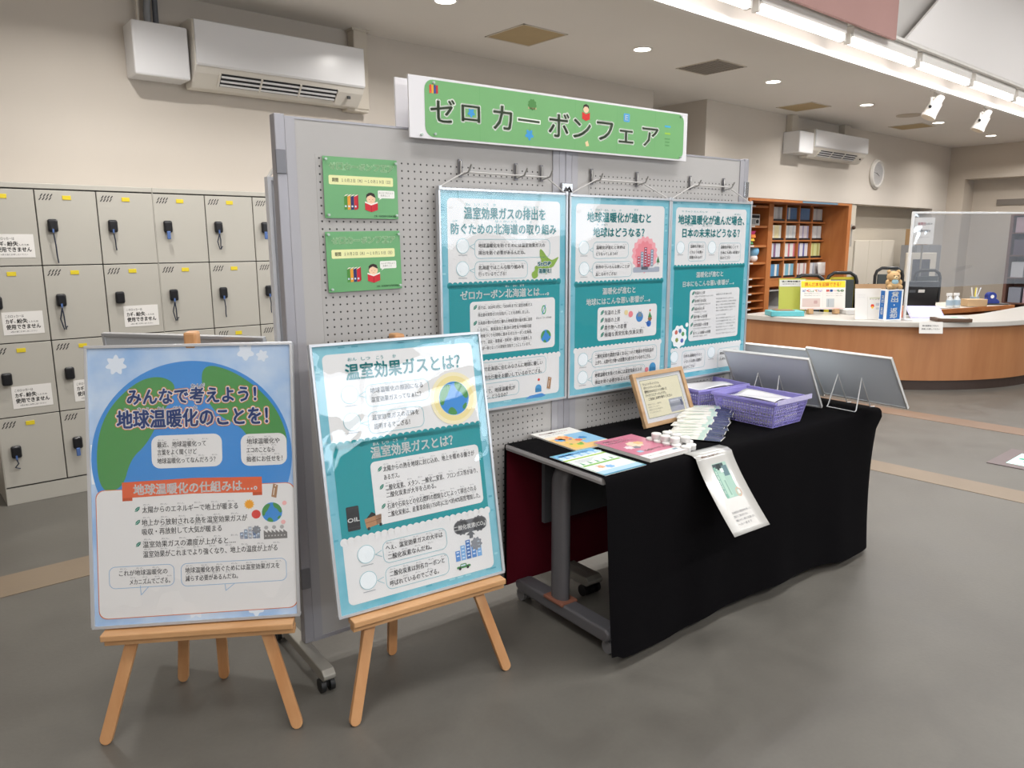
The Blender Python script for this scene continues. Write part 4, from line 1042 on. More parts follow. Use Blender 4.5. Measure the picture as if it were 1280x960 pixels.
poster(.615, .857, 'b1', (355, 655), (131, 421, 421, 207), M_cover2, 'hanging_poster', 'teal-bordered poster with a green island map, hung leftmost of three on the pegboard', BL(.578, .022, .842), BA, cord=((.115, .373, .50), .915))
poster(.610, .855, 'b2', (368, 646), (168, 474, 372, 147), M_cover2, 'hanging_poster', 'teal-bordered poster with a red heat cloud over buildings, hung in the middle of three', BL(1.203, .022, .840), BA, cord=((.145, .415), .918))
poster(.598, .853, 'b3', (310, 697), (155, 420, 378, 248), M_cover2, 'hanging_poster', 'teal-bordered poster with a two-column list, hung rightmost at the board end', BL(1.815, .022, .840), BA, cord=((.155, .40), .922))
# pegboard hooks
M_hook = mat('hook_steel', 'b9b8b6', rough=.3, metal=.8)
hl = ['leftmost of the three hooks', 'middle of the three hooks', 'rightmost of the three hooks', 'left of the two hooks', 'right of the two hooks', 'left of the two hooks', 'right of the two hooks']
hp = ['the island-map poster', 'the heat-cloud poster', 'the two-column poster']
for i, s in enumerate((.693, .951, 1.078, 1.348, 1.618, 1.970, 2.215)):
    k = 0 if i < 3 else 1 if i < 5 else 2
    t = thing('peg_hook', 'steel pegboard hook, %s holding %s' % (hl[i], hp[k]), 'hook', BL(s, 0, 1.752), BA, group='steel hooks in the pegboard')
    part('prong', MB().tube([(0, .004, .045), (-.004, -.008, .045), (-.006, -.010, .02), (-.006, -.010, -.004), (0, -.012, -.004), (.006, -.045, .004), (.012, -.056, .030)], .0034, 6), M_hook, t, smooth=True)
    part('back_plate', MB().box(-.012, .004, -.006, -.002, -.012, .052), mat('hook_dark', '77767a', rough=.4, metal=.5), t, bevel=.001)

# banner
bt = thing('banner_board', 'long white board with green printed title sheet along the board top', 'banner', BL(.465, .030, 1.862), BA)
part('white_board', MB().box(0, 1.432, -.004, .004, 0, .208), mat('foam_white', 'e4e3e6', rough=.45), bt, bevel=.001)
S = Sheet(1432, 208, -.0045)
gx0, gx1 = 62, 1408
S.rrect('76b073', gx0, 8, gx1 - gx0, 193, 34, 1)
for i in range(1, 6): S.line('64a864', gx0 + i * 232, 10, gx0 + i * 232, 199, 1.2, 2)
for ch, x, y, w_, h_ in PRINTS['ban']:
    if ch == 'ー': S.line('f4faf0', x - 4, y + 4, x + w_ + 4, y + 6, 17, 3); S.line('3f4f38', x, y + 4, x + w_, y + 6, 9, 4)
    else: S.text('f4faf0', ch, x, y + h_ / 2, w_, h_, 3, .055, True); S.text('3f4f38', ch, x, y + h_ / 2, w_, h_, 4, .012, True)
for q, c in enumerate(('e84a3a', 'e8b23a', '3a4a9a', 'c8283a')): S.poly(c, [(82 + q * 9, 26), (90 + q * 9, 24), (90 + q * 9, 52), (82 + q * 9, 54)], 5)
S.blob('4f8a48', 538, 48, 20, 5, .08, 9); S.rect('c8b48a', 518, 58, 40, 7, 5)
S.disc('f2cfae', 815, 38, 15, 6); S.poly('3a2a22', [(799, 38), (801, 24), (815, 18), (829, 24), (831, 38), (822, 29), (808, 29)], 7); S.poly('d8322e', [(794, 50), (815, 58), (836, 50), (836, 76), (815, 84), (794, 76)], 7)
S.rrect('5aa8dc', 1028, 34, 36, 34, 5, 5); S.text('e8f4fa', 'E', 1038, 51, 16, 20, 6, .02, True)
S.blob('3f9ad8', 524, 160, 17, 5, .25, 5); S.blob('3f9ad8', 256, 104, 13, 6, .25, 5); S.poly('e8d0a0', [(812, 168), (826, 160), (834, 180), (818, 184)], 5)
S.rect('4ab0d8', 1282, 62, 38, 8, 5); S.rect('9ac84a', 1284, 92, 36, 8, 5); S.rect('5f9a5c', 1284, 116, 34, 5, 5); S.rect('5f9a5c', 1286, 130, 30, 5, 5); S.rect('5f9a5c', 1288, 144, 28, 5, 5)
S.build('printed_title', bt)
M_pin = mat('clear_pin', 'b4c6bc', rough=.12, spec=.8)
def pins(parent, pts):
    for x, z in pts: part('push_pin', MB().lathe([(0, 0), (.0045, .0), (.003, .003), (.0045, .007), (0, .008)], 10, Matrix.Translation((x, -.006, z)) @ Matrix.Rotation(rad(90), 4, 'X')), M_pin, parent, smooth=True)
pins(bt, [(.045, .012), (.098, .190), (.100, .018), (1.385, .192), (1.388, .016)])
b2 = thing('banner_board', 'second white banner board clipped behind the top of the pegboard', 'banner', BL(.455, -.048, 1.862), BA)
part('white_board', MB().box(0, 1.432, -.004, .004, 0, .210), mat('foam_white', 'e4e3e6', rough=.45), b2)

# green flyers
def flyer(s, z, w_, h_, label, rot):
    t = thing('green_flyer', label, 'flyer', BL(s, .0035, z), BA, group='two green flyers pinned to the pegboard')
    t.rotation_euler[1] = rot
    part('sheet', MB().box(0, w_, -.001, 0, 0, h_), mat('flyer_green', '66a76c', rough=.35, var=.05, scale=6), t)
    S = Sheet(w_ * 1000, h_ * 1000, -.0011); S2 = S
    for i, ch in enumerate('ゼロカーボンフェア'):
        S.text('cdeac6', ch, 22 + i * 27, 30, 21, 20 if ch != 'ー' else 3, 2, .07, True); S.text('6fae70', ch, 22 + i * 27, 30, 21, 20 if ch != 'ー' else 3, 3, 0, True)
    S.rrect('edefb4', 18, 60, 238, 30, 5, 2); S.text('4a4f38', '期間', 30, 75, 22, 13, 3, .02); S.text('4a4f38', '１０月２日（木）～１０月１９日（日）', 64, 75, 182, 12, 3, .01)
    for q, c in enumerate(('4f8f3f', 'e8a03a', '2f2f6a', 'c8283a')): 
        x = 70 + q * 12
        S.poly(c, [(x, 128), (x + 11, 124), (x + 11, 170), (x, 172)], 3); S.poly('f0e6d8', [(x, 128), (x + 11, 124), (x + 16, 120), (x + 6, 122)], 4); S.disc('cfe0f0', x + 5, 160, 3.4, 4, 10)
    S.poly('a81e30', [(117, 124), (122, 120), (122, 165), (117, 170)], 3)
    S.disc('f4cfae', 169, 134, 17, 3); S.poly('33241f', [(151, 134), (152, 120), (160, 114), (170, 112), (182, 116), (187, 130), (182, 128), (168, 121), (156, 126)], 4)
    S.line('7a4a3a', 161, 136, 165, 136, 1, 4); S.line('7a4a3a', 173, 136, 177, 136, 1, 4); S.line('c86a5a', 166, 142, 172, 142, 1, 4)
    S.poly('f6f0e8', [(146, 142), (169, 150), (194, 142), (194, 148), (169, 156), (146, 148)], 5); S.poly('cf2c38', [(146, 147), (169, 155), (194, 147), (194, 170), (169, 178), (146, 170)], 6); S.line('8a1622', 169, 155, 169, 178, 1.5, 7)
    S.rrect('f3f4ee', 196, 104, 64, 26, 4, 3); S.poly('f3f4ee', [(204, 129), (214, 129), (200, 136)], 3)
    S.text('7a7d78', 'みんなで考えよう', 200, 112, 54, 7, 4, 0); S.text('7a7d78', '未来のこと', 206, 121, 36, 7, 4, 0)
    S.text('2f4a34', '主催：地球温暖化対策推進係', 178, 191, 84, 7, 3, .01)
    S.build('printed_ink', t); pins(t, [(.008, h_ - .01), (w_ - .008, h_ - .012), (.010, .010), (w_ - .010, .012)])
    return t
flyer(.153, 1.584, .273, .200, 'upper green flyer with a reading child and books, above its twin', 0.0)
flyer(.153, 1.336, .279, .203, 'lower green flyer with a reading child and books, under its twin', rad(-1.0))
# frame hung on the back of the left panel, its edge showing past the post
t = thing('back_hung_poster', 'pale framed poster hung behind the left panel, only its edge showing', 'poster', BL(-.010, -.068, .86), BA)
part('frame_rim', MB().frame(.612, .855, .012, -.004, .026), mat('rim_white', 'dfe2e8', rough=.3), t); part('backing', MB().box(.012, .60, .004, .012, .012, .843), mat('rim_white', 'dfe2e8'), t)
part('clear_cover', MB().box(.012, .60, .014, .0145, .012, .843), M_cover2, t)
part('corner_clip', MB().tube([(.005, .01, .85), (.02, .0, .875), (.09, .03, .895)], .006, 6), M_ring, t)

# ================================================================== EASELS
M_pine = wood_mat('pine_easel', 'b98354', 'cc9c6e', 3.0, (6, 6, 1.2), .42, True)
M_pine2 = wood_mat('pine_ledge', 'c08f5f', 'd2a679', 3.0, (1.2, 6, 6), .42, True)
def bar(p, q, w_, d_):
    """flat bar between two points, width along x, thickness along y, rounded foot"""
    p = Vector(p); q = Vector(q); d = (q - p).normalized(); x = Vector((1, 0, 0)); x = (x - d * x.dot(d)).normalized(); y = d.cross(x)
    vs = []; n = 6; ring = []
    for i in range(n + 1):
        a = PI + PI * i / n
        ring.append(p + d * (w_ / 2) + x * math.cos(a) * w_ / 2 + d * math.sin(a) * w_ / 2)
    ring += [q + x * w_ / 2, q - x * w_ / 2]
    m = MB(); n = len(ring)
    m.add([v - y * d_ / 2 for v in ring] + [v + y * d_ / 2 for v in ring], [tuple(range(n)), tuple(range(n, 2 * n))[::-1]] + [(i, (i + 1) % n, n + (i + 1) % n, n + i) for i in range(n)])
    return m
def easel(cx, cy, az, label, ledge, tilt, hi, bx):
    t = thing('wooden_easel', label, 'easel', (cx, cy, 0), az, group='light pine A-frame easels on the grey floor')
    tt = math.tan(tilt); top = 1.185
    for s in (-1, 1):
        part('front_leg', bar((s * .288, .012, 0), (-s * .055, top * tt + .014, top), .036, .018), M_pine, t, bevel=.002)
    for x in (bx, -.012):
        part('back_leg', bar((x, .335, 0), (x + .12 * (1 if x < -.1 else .2), top * tt + .045, top - .03), .034, .018), M_pine, t, bevel=.002)
    part('top_block', MB().box(-.018, .020, top * tt - .008, top * tt + .045, top - .02, top + hi), M_pine, t, bevel=.007)
    z = ledge
    part('ledge_bar', MB().box(-.268, .290, z * tt - .030, z * tt + .000, z - .042, z - .020), M_pine2, t, bevel=.002)
    part('ledge', MB().box(-.272, .288, z * tt - .048, z * tt + .004, z - .020, z), M_pine2, t, bevel=.003)
    part('peg', MB().cyl((0.0, top * tt + .03, top - .03), (.0, top * tt - .004, top - .03), .009, 10), M_pine, t)
    return t
E1a, E2a = rad(-33.1), rad(-7.3); T1, T2 = rad(10.6), rad(10.1)
def off(loc, az, dx, dy): return (loc[0] + dx * math.cos(az) - dy * math.sin(az), loc[1] + dx * math.sin(az) + dy * math.cos(az))
e1bl = Vector((.403, 2.43)); e2bl = Vector((.996, 2.005))
def easel_for(bl, az, tilt, z0, label, ledge, hi, bx=-.15):
    m = off(bl, az, .306, -z0 * math.tan(tilt))
    return easel(m[0], m[1], az, label, ledge, tilt, hi, bx)
ea = easel_for(e1bl, E1a, T1, .355, 'light pine easel holding the poster with the big globe, left', .352, .05)
eb = easel_for(e2bl, E2a, T2, .349, 'light pine easel holding the teal greenhouse-gas poster, by the table', .346, .022, -.125)
poster(.612, .859, 'e1', None, None, M_cover, 'easel_poster', 'colourful blue and green globe poster on the left pine easel', (*off(e1bl, E1a, 0, -.006), .355), E1a, T1)
poster(.612, .859, 'e2', (321, 618), (157, 390, 401, 205), M_cover, 'easel_poster', 'teal poster with an oil drum picture on the right pine easel', (*off(e2bl, E2a, 0, -.006), .349), E2a, T2)
# poster on the far face of the left easel, seen from behind over the globe poster
t = thing('rear_easel_poster', 'framed poster on the far side of the left easel, seen from behind', 'poster', (.707, 2.918, .355), rad(-54), tilt=rad(9.0))
part('frame_rim', MB().frame(.612, .862, .010, -.008, .010), M_alu, t, bevel=.0015); part('backing', MB().box(.01, .602, -.004, .004, .01, .852), mat('backing_pale', 'b4b7ba', rough=.6), t)

# ================================================================== TABLE
TO = Vector((1.862, 1.688, 0)); TW, TD, TH = 1.80, .575, .70
def TL(u, v, z=0.0): return TO + EX * u + EY * v + Vector((0, 0, z))
M_leg = mat('table_leg_grey', '6d6c70', rough=.38, metal=.3); M_edge = mat('table_edge_grey', 'a29f9f', rough=.4)
tb = thing('folding_table', 'long grey-edged meeting table on casters under the black cloth', 'table', TL(0, 0), BA)
part('tabletop', MB().box(0, TW, .006, TD - .006, TH - .028, TH - .003), mat('table_top_grey', 'b9b6b2', rough=.4), tb)
part('edge_band', MB().prism([(-.006, TH - .026), (-.010, TH - .014), (-.006, TH - .003), (.001, TH - .003), (.001, TH - .026)], .006, TD - .006, 'y', None), M_edge, tb, bevel=.001)
part('edge_band', MB().box(TW - .001, TW + .006, .006, TD - .006, TH - .028, TH - .003), M_edge, tb, bevel=.001)
part('modesty_panel', MB().box(.12, TW - .12, TD - .10, TD - .08, .36, TH - .04), mat('modesty_grey', '55565a', rough=.5), tb)
for u, s in ((.085, 1), (TW - .085, -1)):
    oval = [(.030 * math.cos(a), .046 * math.sin(a)) for a in [i * PI / 8 for i in range(16)]]
    part('leg', MB().prism([(u + a, .33 + b) for a, b in oval], .07, .575), M_leg, tb, smooth=True)
    def arc(i, j, u=u, s=s):
        a = i * PI / 2; t = 2 * PI * j; R = .075
        c = Vector((u + s * R - s * R * math.cos(a), .33, .575 + R * math.sin(a) * .95)); n = Vector((-s * math.cos(a), 0, math.sin(a)))
        return c + n * .030 * math.cos(t) + Vector((0, .046, 0)) * math.sin(t)
    part('leg_bend', MB().grid(arc, 8, 16), M_leg, tb, smooth=True)
    part('foot_bar', MB().prism([(.015, .060), (.035, .045), (.56, .045), (.585, .060), (.590, .085), (.56, .098), (.035, .098), (.012, .085)], u - .036, u + .036, 'x'), M_leg, tb, bevel=.010, seg=3)
    part('foot_joint', MB().box(u - .042, u + .042, .27, .39, .088, .104), mat('rust_joint', '8a5a48', rough=.6), tb, bevel=.006)
    for v in (.035, .565): caster(tb, u, v, .026, mat('caster_grey', '717174', rough=.4))
part('cross_beam', MB().box(.13, TW - .13, .30, .36, .615, .65), M_leg, tb)

# cloth: black outside, red lining
def cloth_profile():
    P = [(TD + .016, .075), (TD + .014, .30), (TD + .012, .55), (TD + .010, TH - .03), (TD + .006, TH - .006), (TD - .01, TH + .001)]
    P += [(TD - .01 - (TD - .02) * i / 10, TH + .001) for i in range(1, 10)]
    P += [(.010, TH + .001), (-.003, TH - .003), (-.011, TH - .014), (-.015, TH - .04)]
    P += [(-.018 - .016 * i / 10, (TH - .04) + (.055 - TH + .04) * i / 10) for i in range(1, 11)]
    return P
CP = cloth_profile(); NP = len(CP) - 1
def cloth_pt(u, j, inn=0.0):
    v, z = CP[j]; drop = max(0.0, (TH - .04 - z) / (TH - .1)); x = .0 + u * (TW + .035)
    if v < .02 and drop > 0:
        fold = math.sin(x * 13 + 1.0) * .6 + math.sin(x * 27 + .4) * .25 + math.sin(x * 6.1) * .5
        v = v - .012 * drop * (1 + fold) - .018 * drop * drop * (1 + .6 * math.sin(x * 9))
        z = z - .012 * drop * math.sin(x * 4.2 + .6) + (.012 if u < .02 else 0)
        if u < .04: x -= .012 * drop * (1 - u / .04); 
        if u > .93: k = (u - .93) / .07; v += (.07 * k * k) * drop + .02 * k * k; x -= .02 * drop * k
        z -= .018 * drop * u
    elif v > TD - .005 and drop > 0:
        v += .003 * drop * math.sin(x * 14)
    return (x, v + (inn if v < .1 else -inn if v > TD - .05 else 0), z - (inn if .1 < v < TD - .05 or z > TH - .01 else 0))
NU = 90
cl = MB(); cl.v = [cloth_pt(i / NU, j) for j in range(NP + 1) for i in range(NU + 1)]
cl.f = [(j * (NU + 1) + i, j * (NU + 1) + i + 1, (j + 1) * (NU + 1) + i + 1, (j + 1) * (NU + 1) + i) for j in range(NP) for i in range(NU)]
ct = thing('table_cloth', 'black cloth with a dark red lining draped over the meeting table', 'tablecloth', TL(-.004, 0), BA)
part('black_face', cl, mat('cloth_black', '0c0b0d', rough=.95, spec=.06, bump=.25, scale=30, bscale=420), ct, smooth=True)
li = MB(); JB = 4
li.v = [cloth_pt(i / NU * .985 + .006, j, .003) for j in range(0, JB + 1) for i in range(NU + 1)]
li.f = [(j * (NU + 1) + i, j * (NU + 1) + i + 1, (j + 1) * (NU + 1) + i + 1, (j + 1) * (NU + 1) + i) for j in range(JB) for i in range(NU)]
part('red_lining', li, mat('cloth_red', '5e1020', rough=.9, spec=.15, bump=.2, scale=30, bscale=420), ct, smooth=True, label='dark red inner face of the cloth at the back')
part('end_flap', MB().grid(lambda a, b: (TW + .030 - .01 * b, .02 + a * (TD - .02), TH - .015 - b * .55 + .01 * math.sin(a * 14) * b), 16, 8), MATS['cloth_black'], ct, smooth=True)

TZ = TH + .0025
def at(x, y): return Vector((x, y, TZ))
def booklet(x, y, w_, h_, th, rz, cover, label, draw, name='booklet'):
    t = thing(name, label, 'booklet', (x, y, TZ), rz)
    part('pages', MB().box(-w_ / 2 + .001, w_ / 2 - .001, -h_ / 2 + .001, h_ / 2 - .001, 0, th - .0004), M_paper, t)
    part('cover', MB().box(-w_ / 2, w_ / 2, -h_ / 2, h_ / 2, th - .0004, th), cover, t)
    S = Sheet(w_ * 1000, h_ * 1000, 0.0); draw(S, w_ * 1000, h_ * 1000)
    o = S.build('cover_print', t); o.location = (-w_ / 2, -h_ / 2, th + .00005); o.rotation_euler = (-PI / 2, 0, 0)   # the sheet laid flat, face up
    return t
def draw1(S, W, H):
    S.rect('e9e9e4', 0, 0, W, H * .30, 1); S.rect('e6bd7c', 0, H * .42, W * .75, H * .58, 1); S.rect('8cbcdc', W * .5, H * .3, W * .5, H * .5, 2)
    S.blob('e8a868', W * .35, H * .45, 34, 3); S.blob('6aa8dc', W * .2, H * .5, 22, 3); S.blob('e8744c', W * .52, H * .62, 16, 4); S.blob('4a90c8', W * .7, H * .55, 18, 4); S.blob('e6c860', W * .22, H * .85, 30, 3, .2, 9); S.blob('7cb84a', W * .35, H * .8, 14, 4)
    for i in range(8): S.blob(('e05a4a', '3a78c0', 'f0d040', '5aa850')[i % 4], 40 + (i * 47) % 140, 130 + (i * 31) % 120, 7, 5, .2, 6)
    S.text('c8506a', 'みんなの環境ガイドブック', 22, 34, 150, 16, 3, .03); S.text('3a3c40', 'ゼロカーボンをめざして', 30, 62, 110, 9, 3, .01)
def draw2(S, W, H):
    S.text('fbeef0', '地球にやさしい', 20, 34, 110, 16, 2, .03); S.text('fbeef0', 'くらしのヒント', 20, 58, 130, 18, 2, .03)
    S.blob('f4d8c0', W * .5, H * .40, 34, 2, .1, 8); S.blob('e8c08a', W * .62, H * .38, 20, 3, .15, 6); S.blob('f0e0e4', W * .25, H * .48, 20, 2, .15, 7); S.blob('8c8a90', W * .38, H * .52, 16, 3, .1, 5)
    S.text('fff2f2', '10', W * .34, H * .70, 34, 26, 3, .04); S.text('fff2f2', 'のアクション', W * .53, H * .70, 80, 15, 3, .02); S.rrect('9cc8dc', W * .16, H * .65, 26, 22, 4, 2)
    S.rect('eceae8', 0, H * .82, W, H * .18, 2); S.text('5a5c60', '環境にやさしい行動を考えよう', 20, H * .90, 120, 8, 3, 0); S.rect('8ca4b4', W * .78, H * .85, 26, 14, 3)
def draw3(S, W, H):
    S.rect('f2f6f4', 0, 0, W, H, 1); S.rect('7db8e6', 0, 0, W, H * .22, 2)
    for i in range(6): S.blob('c8e0f4', 20 + i * 36, 52, 15, 3, .1, 7)
    S.text('2f5a9c', '地球温暖化ってなに？', 22, 26, 150, 15, 4, .03); S.rect('a4c84a', 0, H * .26, W, 12, 3); S.rect('8cc060', 12, H * .56, W - 24, 14, 3)
    for i in range(5): S.poly('5aa868', [(24 + i * 36, H * .54), (31 + i * 36, H * .44), (38 + i * 36, H * .54)], 4)
    for r in range(5): S.rect('9aa0a8', 24, H * .35 + r * 7, 110 - r * 11, 1.6, 4)
    S.blob('f0b088', W * .3, H * .72, 14, 4); S.blob('8cbce8', W * .45, H * .76, 18, 3); S.rect('e2574a', W * .22, H * .66, 30, 3, 4); S.rect('b8d8f0', 0, H * .84, W, H * .16, 2); S.rect('4a8ac0', 0, H * .96, W, H * .04, 3)
    S.rline('6ab06a', 3, 3, W - 6, H - 6, 4, 2.4, 5)
booklet(2.140, 2.120, .212, .300, .006, rad(-6), mat('booklet_cream', 'f0e6cf', rough=.35), 'cream and blue illustrated booklet lying nearest the pegboard', draw1)
booklet(2.232, 1.838, .215, .300, .014, rad(-3), mat('booklet_pink', 'cf7a92', rough=.3), 'pink-covered stack of booklets beside the small white caps', draw2)
booklet(1.985, 1.836, .210, .297, .002, rad(-3), mat('leaflet_white', 'f0f2ee', rough=.35), 'white, green and blue leaflet at the left table end', draw3, 'leaflet')
# sheet hanging over the front edge
def hang(s):   # arc length 0..1 -> (y offset, z)
    L = .31 * s
    if L < .045: return (.045 - L, TH + .004)
    q = (L - .045) / .265
    return (-.012 - .185 * q ** 1.25, TH + .002 - .262 * q + .05 * q * (1 - q) * -.2 + .012 * (1 - q) * q)
ht = thing('hanging_sheet', 'laminated white sheet curling down over the front of the cloth', 'sheet', (2.30, 1.640, 0), BA)
HW = .212
def hang_pt(u, s, d=0.0):
    y, z = hang(s); y2, z2 = hang(min(1, s + .01)); n = Vector((0, -(z - z2), (y - y2))); n = Vector((0, z2 - z, y - y2)).normalized()
    n = Vector((0, -abs(n.y), abs(n.z)))
    return (u * HW + .015 * s, y + n.y * d, z + n.z * d)
part('sheet', MB().grid(lambda u, s: hang_pt(u, s), 4, 24), mat('laminate_white', 'c3c2be', rough=.16, spec=.6, coat=.4), ht, smooth=True, solid=.0008)
def on_hang(S, name, parent):
    me_o = S.build(name, parent)
    for v in me_o.data.vertices:
        u = v.co.x * 1000 / (HW * 1000); s = 1 - v.co.z / (S.H / 1000); lay_ = -v.co.y
        v.co = hang_pt(u, s, .0008 + lay_)
S = Sheet(212, 310)
S.text('8a6a5a', '簡易包装にご協力お願いします', 30, 52, 100, 8, 3, .02)
# picture subdivided so that it follows the curl
def strips(S, ink, x, y, w_, h_, layer, n=10):
    for i in range(n): S.rect(ink, x, y + h_ * i / n, w_, h_ / n, layer)
strips(S, '9dbdb0', 70, 84, 82, 118, 1); strips(S, '7aa898', 70, 96, 14, 104, 2); strips(S, 'a8c8b8', 88, 120, 24, 80, 2); strips(S, '3c4a4e', 72, 86, 60, 16, 2, 3); strips(S, '5d7a80', 118, 96, 30, 36, 2, 4); strips(S, '20302f', 92, 88, 22, 20, 3, 3); strips(S, 'd0dcd8', 104, 104, 18, 14, 4, 2); strips(S, '88a89a', 100, 144, 8, 50, 3, 6)
S.text('e8f0ea', '北海道の木', 73, 148, 8, 80, 3, .01, vert=True)
S.ring('c8a890', S.circ(148, 190, 15, 30), S.circ(148, 190, 11, 30), 2); strips(S, 'e4d8cc', 142, 184, 12, 12, 3, 2)
for i, tx in enumerate(('北海道産の間伐材を使った', '紙製品です。ご自由にお持ちください。', '環境にやさしい暮らしを応援します。', '一人一点まで')): S.text('6a6c70', tx, 52, 246 + i * 12, 110 - (i % 2) * 30, 7, 3, 0)
on_hang(S, 'printed_ink', ht)

# wooden picture frame with a notice
M_fw = wood_mat('frame_beech', 'a9855e', 'c2a078', 4, (1.5, 5, 5), .45)
ft = thing('picture_frame', 'small beech picture frame holding a cream notice on the black cloth', 'picture frame', (2.500, 2.035, TZ), rad(-1.5), tilt=rad(-22))
part('frame_rim', MB().frame(.345, .245, .019, -.010, .008), M_fw, ft, bevel=.002)
part('mat_board', MB().box(.018, .327, -.001, .003, .018, .227), M_paper, ft)
part('notice', MB().box(.042, .305, -.0018, -.001, .038, .210), mat('notice_cream', 'e9e0bd', rough=.6), ft)
part('back_strut', MB().box(.15, .20, .006, .012, .02, .17, Matrix.Translation((0, .03, .0)) @ Matrix.Rotation(rad(0), 4, 'X')), mat('strut_brown', '7a6348', rough=.7), ft)
S = Sheet(345, 245, -.0019)
S.rline('5f6a4e', 42, 35, 263, 172, 1, 1.6, 1)
for i, tx in enumerate(('ウェットティッシュ、', 'ポケットティッシュは、', '植物生まれのセロファンを使った', 'バイオマスエアーパックです。')): S.text('4c4a40', tx, 56, 54 + i * 17, (112, 118, 150, 140)[i], 13, 2, .02)
S.text('4c4a40', 'ご自由にお持ち帰りください', 70, 122, 160, 13, 2, .02)
for i, tx in enumerate(('環境にやさしい素材を', '使用しています。', '再生できる資源で', 'つくられました。')): S.text('8f8a78', tx, 56, 146 + i * 12, 90 - 14 * (i % 2), 7, 2, 0)
S.rect('a8a9ae', 198, 138, 96, 60, 2); S.rect('8d9096', 198, 160, 96, 14, 3); S.rect('c3c4c8', 206, 144, 60, 8, 3); S.rect('3a4a6a', 276, 150, 10, 26, 3)
S.build('printed_ink', ft)
part('cover_glass', MB().box(.018, .327, -.0042, -.0035, .018, .227), film_mat('frame_glass', 0.0, .02, 0.0), ft)

# white caps: small round tins
cp = [(2.335, 1.868, 0), (2.330, 1.826, 0), (2.330, 1.784, 0), (2.333, 1.742, 0), (2.340, 1.700, 0), (2.378, 1.705, 0), (2.372, 1.848, 0), (2.372, 1.804, 0), (2.374, 1.760, 0), (2.414, 1.832, 0), (2.414, 1.788, 0), (2.412, 1.744, 0),
      (2.340, 1.846, 1), (2.338, 1.800, 1), (2.342, 1.756, 1), (2.392, 1.832, 1), (2.390, 1.786, 1), (2.384, 1.738, 1)]
cn = ['lower', 'upper']; ordn = ['first', 'second', 'third', 'fourth', 'fifth', 'sixth', 'seventh', 'eighth', 'ninth', 'tenth', 'eleventh', 'twelfth']
proto = None
for i, (x, y, l) in enumerate(cp):
    lab = 'small round white tin, %s layer, %s in its cluster counted from the booklets' % (cn[l], (ordn + ordn)[i if l == 0 else i - 12])
    if proto is None:
        proto = thing('round_tin', lab, 'tin', (x, y, TZ), 0, 'cluster of small round white tins, ' + cn[l] + ' layer')
        part('body', MB().lathe([(0, 0), (.0185, 0), (.0192, .003), (.0192, .017), (0, .017)], 20), mat('tin_side', 'dcdad8', rough=.4), proto, smooth=True)
        part('cap', MB().lathe([(0, .017), (.0198, .017), (.0198, .021), (.018, .0225), (0, .0225)], 20), mat('tin_cap', 'f1efec', rough=.35), proto, smooth=True)
    else:
        c = clone(proto, loc=(x, y, TZ + l * .0228), label=lab); c['group'] = 'cluster of small round white tins, ' + cn[l] + ' layer'
# wipes packets in a fan
M_pk = mat('packet_white', 'e8e6dc', rough=.22, spec=.6, var=.03, scale=20, bump=.5, bscale=30)
M_pkd = mat('packet_navy', '3a4060', rough=.25, spec=.6); M_pkt = mat('packet_teal', 'b9cfc4', rough=.3)
ordn = ['first', 'second', 'third', 'fourth', 'fifth', 'sixth', 'seventh', 'eighth', 'ninth', 'tenth', 'eleventh', 'twelfth']
pk = None
for i in range(12):
    x = 2.540 + .032 * i + (.006 if i % 2 else 0); y = 1.800 + .0165 * i + (.012 if i % 3 == 1 else 0); z = TZ + .004 + .0038 * i
    rz = rad(-60 + (-9, 4, -3, 8, -6)[i % 5] + i * .5)
    lab = 'slim white tissue packet, %s from the tins in the overlapping fan' % ordn[i]
    if pk is None:
        pk = thing('tissue_packet', lab, 'packet', (x, y, z), rz, 'fan of slim white packets by the baskets')
        def pil(u, v, s=1): return ((u - .5) * .225, (v - .5) * .088, s * .006 * (math.sin(PI * u) ** .4) * (math.sin(PI * v) ** .5 if 0 < v < 1 else 0))
        part('wrapper', MB().grid(lambda u, v: pil(u, v, 1), 14, 8).grid(lambda u, v: pil(u, v, -.6), 14, 8), M_pk, pk, smooth=True)
        part('printed_end', MB().grid(lambda u, v: (pil(.70 + u * .29, v)[0], pil(.70 + u * .29, v)[1], pil(.70 + u * .29, v)[2] + .0006), 6, 8), M_pkd, pk, smooth=True)
        part('printed_band', MB().grid(lambda u, v: (pil(.58 + u * .10, v)[0], pil(.58 + u * .10, v)[1], pil(.58 + u * .10, v)[2] + .0006), 3, 8), M_pkt, pk, smooth=True)
        part('printed_mark', MB().grid(lambda u, v: (pil(.12 + u * .34, .3 + v * .3)[0], pil(.12 + u * .34, .3 + v * .3)[1], pil(.12 + u * .34, .3 + v * .3)[2] + .0006), 5, 3), mat('packet_mark', 'c9d4c4', rough=.3), pk)
        for ch in pk.children: ch.rotation_euler = (rad(0), rad(-1.5), 0)
    else: clone(pk, (x, y, z), rz, lab)

